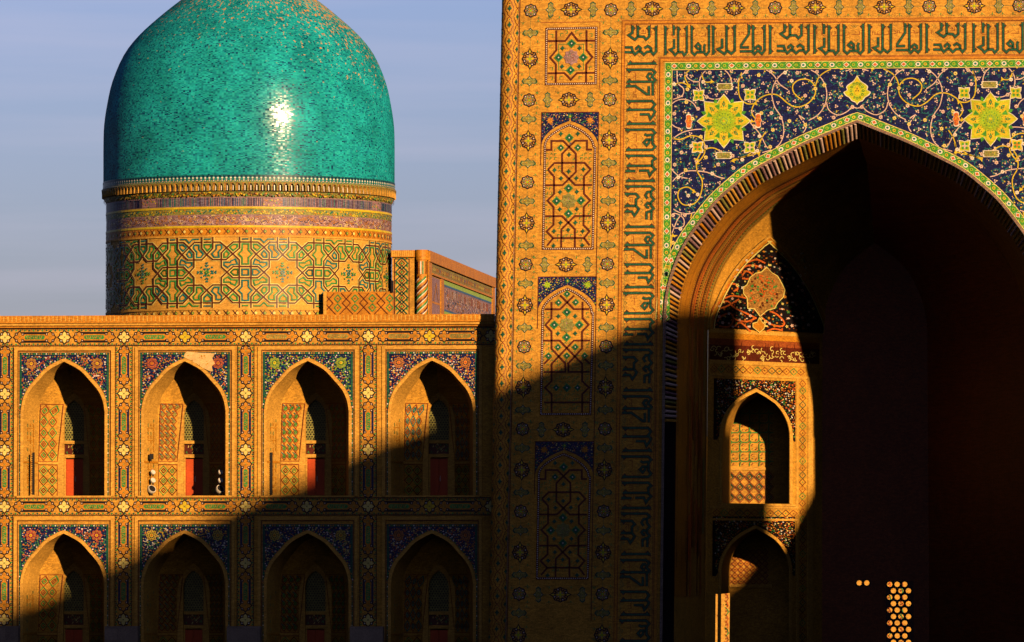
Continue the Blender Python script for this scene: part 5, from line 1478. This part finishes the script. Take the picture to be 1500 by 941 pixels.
GR = [[(395, 205), (455, 205), (455, 272), (490, 312), (455, 350), (455, 418), (395, 418), (395, 350), (360, 312), (395, 272)], [(395, 592), (455, 592), (455, 660), (490, 698), (455, 735), (455, 805), (395, 805), (395, 735), (360, 698), (395, 660)],
      [(395, 475), (455, 475), (455, 535), (395, 535)], [(495, 475), (535, 475), (565, 505), (535, 535), (495, 535)], [(355, 475), (315, 475), (285, 505), (315, 535), (355, 535)],
      [(500, 210), (540, 210), (575, 240), (540, 275), (505, 245)], [(580, 310), (605, 275), (630, 305), (630, 345), (600, 345)], [(755, 210), (825, 210), (825, 240), (790, 275), (755, 240)],
      [(755, 810), (825, 810), (825, 775), (790, 740), (755, 775)], [(500, 805), (540, 805), (575, 770), (540, 735), (505, 765)], [(580, 700), (605, 735), (630, 705), (630, 665), (600, 665)],
      [(500, 420), (520, 365), (560, 385), (570, 400), (630, 400), (630, 430), (590, 455), (560, 425)], [(500, 590), (520, 645), (560, 625), (570, 610), (630, 610), (630, 580), (590, 555), (560, 585)],
      [(655, 215), (705, 215), (705, 260), (750, 310), (725, 345), (680, 345), (685, 290), (650, 250)], [(655, 795), (705, 795), (705, 750), (750, 705), (725, 665), (680, 665), (685, 720), (650, 760)]]
DSH = [[(395, 152), (455, 152)], [(505, 152), (570, 152), (605, 190), (640, 152), (705, 152)], [(755, 152), (825, 152)], [(395, 860), (455, 860)], [(505, 862), (570, 862), (605, 825), (640, 862), (705, 862)], [(755, 862), (825, 862)]]
for sy in (-1, 1):     # diamond of broken herringbone dashes between the crosses
    for k in range(4):
        c_ = 785+(-54+36*k)
        DSH += [[(c_-14, 505+sy*(18+(24 if k in (1, 2) else 0))), (c_, 505+sy*(4+(24 if k in (1, 2) else 0))), (c_+14, 505+sy*(18+(24 if k in (1, 2) else 0)))]]
    DSH += [[(785-16, 505+sy*78), (785, 505+sy*62), (785+16, 505+sy*78)], [(785-60, 505+sy*46), (785-46, 505+sy*60)], [(785+60, 505+sy*46), (785+46, 505+sy*60)], [(785-12, 505+sy*104), (785, 505+sy*92), (785+12, 505+sy*104)]]
DSH += [[(785-96, 490), (785-82, 505), (785-96, 520)], [(785+96, 490), (785+82, 505), (785+96, 520)], [(765, 505), (785, 488), (805, 505), (785, 522), (765, 505)]]
def strap():
    mp = lambda x, y, h=0: (RD+h, x, y)
    out = []
    for m, L_, wd, h, cl in (('pale_yellow', LN, 4.2, .03, False), ('brown', LN, 2.2, .055, False), ('green', GR, 2.1, .04, True), ('green', DSH, 2.0, .045, False)):
        out.append((m, L_, wd, h, cl))
    return out
for k in range(-3, 4):
    if not (-100 < 30*k < 100): continue
    base = 206*(R(7+30*k)-A8)
    s = S(dm)
    for m, L_, wd, h, cl in strap():
        for p in L_:
            variants = [p]
            if cl: variants = [p, [(850-x, y) for x, y in p]] if any(x > 470 for x, _ in p) and max(x for x, _ in p) < 840 and (sum(x for x, _ in p)/len(p)) > 430 else [p]
            if m == 'green' and not cl: variants = [p]
            for w_ in variants:
                q_ = [(base+(x-425)*KX, 330+y*KYd) for x, y in w_]
                if m in ('brown', 'pale_yellow') or not cl: s.ribbon(dense_open(q_) if False else q_, wd, m if m in ('brown', 'pale_yellow') else ('green' if random.random() < .6 else 'teal'), h)
                else: s.ribbon(q_, wd, random.choice(['green', 'teal', 'green']), h, closed=True)
    s.build('strapwork_panel', dome)
# muqarnas cells under the dome
s = S(None); wq = 8.15/206*RD*1.02; hq = 12/DN.s
zq = .0
oc = [(-.5, -.0), (.5, 0), (.5, -1), (-.5, -1)]
archq = [(-.34, -1), (-.34, -.45), (-.2, -.2), (0, -.08), (.2, -.2), (.34, -.45), (.34, -1)]
lft = [(-.5, 0), (0, 0)]; 
fr3 = lambda x, z, y=0: (x*wq, y, z*hq)
s.face([fr3(-.5, 0, -.07), fr3(-.5, -1, -.03), fr3(-.34, -1, -.03), fr3(-.34, -.45, -.05), fr3(-.2, -.2, -.06), fr3(0, -.08, -.07), fr3(0, 0, -.07)], 'ochre')
s.face([fr3(.5, 0, -.07), fr3(0, 0, -.07), fr3(0, -.08, -.07), fr3(.2, -.2, -.06), fr3(.34, -.45, -.05), fr3(.34, -1, -.03), fr3(.5, -1, -.03)], 'olive')
for (x, z), (x2, z2) in zip(archq, archq[1:]): s.face([fr3(x, z, -.05), fr3(x2, z2, -.05), fr3(x2*.7, z2, .16), fr3(x*.7, z, .16)], 'pale_brick')
s.face([fr3(x*.7, z, .16) for x, z in archq], 'black')  # deep shade of the recess painted black
s.face([fr3(-.08, -.3, .05), fr3(.08, -.3, .05), fr3(.08, -.95, .02), fr3(-.08, -.95, .02)], 'white')
cm_ = s.mesh('muqarnas_cell')
# carve: the cell stands proud of the belt, ring the belt with cells
ncell = 158
for k in range(ncell):
    a_ = 2*math.pi*k/ncell
    if math.cos(a_-A8) < -.2: continue
    r_ = RD+bel+.02
    link('muqarnas_cell', cm_, dome, (DX+r_*math.sin(a_), DY-r_*math.cos(a_), DN.Z(268.3)), rot=(0, 0, a_))
s = S(dm); ring(s, 267, 268.2, 'olive', bel+.05, bel+.07); ring(s, 280.3, 281.6, 'black', bel+.02, bel-.02); ring(s, 281.6, 289, 'olive', bel-.02, .02)
s.build('belt_moulding', dome)

# ================================================================= MOSQUE PORTAL (behind, seen end-on) and roof parapet
MY0, MY1 = 55.0, 87.0
MP = Plane(MY0, 600, 400); xf = MP.X(628)
mz = MP.Z(368); sM = MP.s
mosq = empty('mosque_portal', (xf, MY0, 0), 'smaller brick portal seen end-on with a spiral corner column, right of the turquoise dome', 'portal')
xw = MP.X(574.5)
s = S(MP)
s.poly([(574.5, 370), (607, 370), (607, 480), (574.5, 480)], 'brick', 0)
s.rect(573.5, 367.8, 608, 378, 'orange', .15, 0)
s.rect(577.5, 380, 600, 480, 'brown', .02)
s.rect(579, 381.5, 598.5, 480, 'pale_brick', .03)
y = 387; k = 0
while y < 478:
    s.ribbon([(580, y), (588.8, y-9), (597.6, y), (588.8, y+9)], 1.9, 'dark_green', .05, closed=True); s.ribbon([(584.6, y), (588.8, y-4.3), (593, y), (588.8, y+4.3)], 1.2, 'brown', .055, closed=True)
    s.poly([(586.8, y), (588.8, y-2), (590.8, y), (588.8, y+2)], 'green', .06)
    for xx in (580, 597.6): s.poly([(xx, y-11), (xx+(3 if xx < 590 else -3), y-9), (xx, y-6)], 'green', .05)
    y += 12.6
s.build('side_panel', mosq)
s = S(None); s.face([(xw, MY0+.01, 0), (xw, MY0+.01, mz), (xw, MY1, mz), (xw, MY1, 0)], 'brick'); s.face([(xw, MY0+.01, mz), (xf, MY0+.01, mz), (xf, MY1, mz), (xw, MY1, mz)], 'brick'); s.build('end_wall', mosq)
s = S(MP)
for x in range(574, 607, 3): s.rect(x, 368.5, x+2, 377, 'pale_brick', .156)
s.build('soldier_course', mosq, kind='stuff')
# spiral corner column
rc = 8.3/sM; cxm = MP.X(617.3)
def scm(x, y, h=0): a_ = x/8.3+.1; r_ = rc+h; return (cxm+r_*math.sin(a_), MY0+.15-r_*math.cos(a_), MP.Z(y))
s = S(scm)
for i in range(14):
    a_, b_ = -18+36*i/14, -18+36*(i+1)/14; s.face([scm(a_, 382), scm(a_, 480), scm(b_, 480), scm(b_, 382)], 'orange'); s.face([scm(a_, 367.3, .05), scm(a_, 382, .05), scm(b_, 382, .05), scm(b_, 367.3, .05)], 'orange')
    s.face([scm(a_, 367.3, .05), scm(b_, 367.3, .05), (cxm, MY0+.15, mz+.02)], 'orange')
for k in range(9):
    y0 = 402+k*9.6
    for j in range(8):
        x0, x1 = -13+26*j/8, -13+26*(j+1)/8; f_ = lambda x: y0+12-(x+13)*.95
        m_ = 'green' if k % 2 else 'brown'
        if f_(x1) > 404: s.face([scm(x0, f_(x0), .03), scm(x0, f_(x0)+3.4, .03), scm(x1, f_(x1)+3.4, .03), scm(x1, f_(x1), .03)], m_); s.face([scm(x0, f_(x0)+3.4, .025), scm(x0, f_(x0)+5, .025), scm(x1, f_(x1)+5, .025), scm(x1, f_(x1)+3.4, .025)], 'white')
for x_, m_ in ((-6, 'brown'), (-2, 'white'), (1, 'green'), (6, 'brown')): s.face([scm(x_, 384, .03), scm(x_, 403, .03), scm(x_+1.6, 403, .03), scm(x_+1.6, 384, .03)], m_)
s.build('spiral_column', mosq)
# long face towards the courtyard (faces +X)
xq = MP.X(626)
def fc(t, v, h=0):    # t = 0 near corner .. 1 far end ; v at the near corner
    return (xq+h, MY0+.3+(MY1-MY0-.3)*t, MP.Z(v))
s = S(fc)
s.poly([(0, 369), (1, 369), (1, 600), (0, 600)], 'pale_brick', 0); s.build('front_wall', mosq)
s = S(fc)
s.rect(0, 368, 1, 384, 'orange', .12, 0)
s.rect(0, 384, .04, 600, 'orange', .06, 0); s.rect(.96, 384, 1, 600, 'orange', .06, 0); s.rect(.17, 402, .21, 600, 'orange', .06, 0)
s.rect(.04, 386, .96, 399, 'olive', .02)
for k in range(60): x = .045+k*.0152; s.ribbon([(x, 387), (x+.0152, 392.5), (x, 398)], .9 if False else .003, 'orange', .03); s.poly([(x, 389), (x+.006, 392.5), (x, 396), (x-.004, 392.5)], random.choice(['orange', 'mauve', 'yellow']), .035)
s.rect(.04, 399, .96, 402, 'orange', .1, 0)
s.rect(.05, 404, .16, 460, 'mauve', .02)
s.poly([(.07, 440), (.105, 410), (.14, 440), (.135, 440), (.105, 416), (.075, 440)], 'orange', .04); s.rect(.05, 440, .16, 443, 'orange', .03)
s.rect(.21, 403, .95, 409, 'lime', .03); s.rect(.22, 409, .95, 412, 'blue', .03); s.rect(.22, 412, .95, 446, 'mauve', .02)
for k in range(420):
    x = random.uniform(.23, .93); y = random.uniform(414, 444); s.poly([(x, y), (x+.006, y-1), (x+.012, y+random.uniform(0, 3)), (x+.005, y+2)], random.choice(['pink', 'grey_tile', 'orange', 'blue', 'pink']), .03)
for k in range(70):
    x = .27+k*.009; s.poly([(x, 415), (x+.003, 415), (x+.003, 427), (x, 427)], random.choice(['orange', 'terracotta', 'pink']), .035)
s.rect(.22, 446, .95, 449, 'blue', .03); s.rect(.22, 449, .95, 455, 'lime', .03); s.rect(.22, 455, .95, 600, 'mauve', .02)
s.build('front_tilework', mosq)
# low parapet in front of the drum
QP = Plane(49.8, 525, 445)
par = empty('roof_parapet', (QP.X(525), 49, 0), 'low brick parapet with brown and green lozenges in front of the drum', 'parapet')
s = S(QP); s.rect(475, 428.5, 575, 480, 'orange', 0, -.6); s.build('wall', par)
s = S(QP); s.rect(474, 428, 478.5, 480, 'pale_brick', .08, 0); s.rect(573, 412.5, 575.5, 430, 'black', .1, -.3); s.build('edge_pier', par)
s = S(QP)
for k in range(4):
    cx = 494.8+k*25.4
    for yy_ in (438.5, 452): s.ribbon([(cx-5, yy_), (cx, yy_-5.4), (cx+5, yy_), (cx, yy_+5.4)], 1.5, 'green', .02, closed=True); s.disc(cx, yy_, 1.1, 'rust', .02, 4)
    s.ribbon([(cx-18, 464), (cx, 450+13-13-18), (cx, 431)], .01, 'brown', .01)
    for pp in ([(cx-13, 431), (cx-6.5, 438.5), (cx-13, 445), (cx-6.5, 452), (cx-13, 459)], [(cx+6, 431), (cx+12.4, 438), (cx+7, 445), (cx+12.4, 451.5), (cx+18, 445), (cx+12.7, 438)]): pass
    s.ribbon([(cx-12.7, 439), (cx-6.8, 445.2), (cx-12.7, 451.4), (cx-18.6, 445.2)], 1.3, 'brown', .02, closed=True)
    s.ribbon([(cx-12.7, 439), (cx-5, 430.5)], 1.3, 'brown', .022); s.ribbon([(cx-12.7, 439), (cx-20.4, 430.5)], 1.3, 'brown', .022); s.ribbon([(cx-12.7, 451.4), (cx-1.7, 463)], 1.3, 'brown', .022); s.ribbon([(cx-12.7, 451.4), (cx-23.7, 463)], 1.3, 'brown', .022)
s.build('lozenge_tiles', par)
# mosque roof mass below the drum
box('roof_mass', xw-18, MY0+1, 0, xw-.02, MY1, DN.Z(482), 'brick', mosq)

# ================================================================= COURTYARD WALL seen through the lattices
CP = Plane(88, 1250, 900)
cw_ = empty('courtyard_wall', (CP.X(1200), 88, 0), 'sunlit tiled courtyard wall glimpsed through the doorway and lattice deep inside the arch', 'wall')
s = S(CP); s.poly([(900, 640), (1500, 640), (1500, 1000), (900, 1000)], 'pale_brick', 0); s.build('wall', cw_)
s = S(CP)
for x0 in (1062, 1300, 1318): 
    y = 850
    while y < 960: s.ribbon([(x0, y), (x0+4, y+4), (x0+5, y+8), (x0+1, y+13)], 1.3, random.choice(['green', 'rust', 'terracotta']), .03); s.disc(x0+2, y+6, 1.5, 'rust', .03, 5); y += 10
for k in range(260): s.disc(random.uniform(1040, 1345), random.uniform(850, 960), random.uniform(.7, 1.6), random.choice(['orange', 'rust', 'orange', 'olive']), .03, 4)
s.build('tilework', cw_)

# ================================================================= BUILDINGS OUT OF FRAME that shade the square (right-hand side)
ZU = lambda v: PF.Z(v)
tA, rise = math.tan(SUN_A), math.tan(SUN_E)/math.cos(SUN_A)
X0 = 30.0
def tdist(u): return (X0-PF(u, 0)[0] if False else X0-PF.X(u))/tA
t0, t1 = tdist(1311), tdist(1404)
Hm = ZU(311.6)+t0*rise; Hl = ZU(463)+t1*rise
mad = empty('facing_madrasa', (X0+9, -80, 0), 'long brick madrasa standing along the right side of the square, outside the photograph', 'building')
def prism(name, plan, z1, m, parent):
    s = S(None); n = len(plan)
    for k in range(n): a, b = plan[k], plan[(k+1) % n]; s.face([(a[0], a[1], 0), (b[0], b[1], 0), (b[0], b[1], z1), (a[0], a[1], z1)], m)
    s.face([(p[0], p[1], z1) for p in plan], m); return link(name, s.mesh(name), parent)
prism('main_block', [(X0, -t0), (X0, -150), (X0+16, -150), (X0+16, -t0-16/tA)], Hm, 'brick', mad)  # near end cut along the sun direction to shape its shadow edge
prism('shadow_step_block', [(X0-.3, -t1), (X0-.3, -t0-8), (X0+12, -t0-8-12/tA), (X0+12, -t1-12/tA)], Hl, 'brick', mad)  # added step, cut along the sun direction, widens the lower shadow
for k in range(14):
    y_ = -t0-4-k*7.2; s = S(None); s.face([(X0-.02, y_, 2), (X0-.02, y_-4, 2), (X0-.02, y_-4, 9), (X0-.02, y_-2, 11), (X0-.02, y_, 9)], 'black'); s.build('arched_niche', mad)
prism('main_block', [(-62, -24), (-62, -120), (-78, -120), (-78, -24)], 31, 'brick', empty('opposite_madrasa', (-70, -72, 0), 'long brick madrasa along the left side of the square, outside the photograph', 'building'))
# added low wall and cone-topped caster, shaped to bound the light in the arch
tw = 26.0; xt = PF.X(1582)+tw*tA; zt_ = ZU(688)+tw*rise; rt_ = 146/35.0
cone_caster = empty('cone_shadow_caster', (xt, -tw, 0), 'round cone-topped shadow caster added beside the madrasa, outside the photograph', 'shadow caster')
s = S(None); pro = [(rt_, 0), (rt_, zt_)]+[(rt_*(1-a/6), zt_+rt_*1.36*a/6) for a in range(1, 7)]
for i in range(len(pro)-1):
    for k in range(32):
        a_, b_ = 2*math.pi*k/32, 2*math.pi*(k+1)/32
        s.face([(xt+pro[i][0]*math.cos(a_), -tw+pro[i][0]*math.sin(a_), pro[i][1]), (xt+pro[i][0]*math.cos(b_), -tw+pro[i][0]*math.sin(b_), pro[i][1]), (xt+pro[i+1][0]*math.cos(b_), -tw+pro[i+1][0]*math.sin(b_), pro[i+1][1]), (xt+pro[i+1][0]*math.cos(a_), -tw+pro[i+1][0]*math.sin(a_), pro[i+1][1])], 'brick' if i == 0 else 'teal')
s.build('caster_shaft', cone_caster)
stop_wall = box('light_stop_wall', xt-1.5, -t1-.6, 0, X0+2, -t1+.3, ZU(726)+t1*rise, 'brick'); tag(stop_wall, 'low wall added to cut off the light low in the arch, outside the photograph', 'wall')  # unseen wall added to block low light into the arch
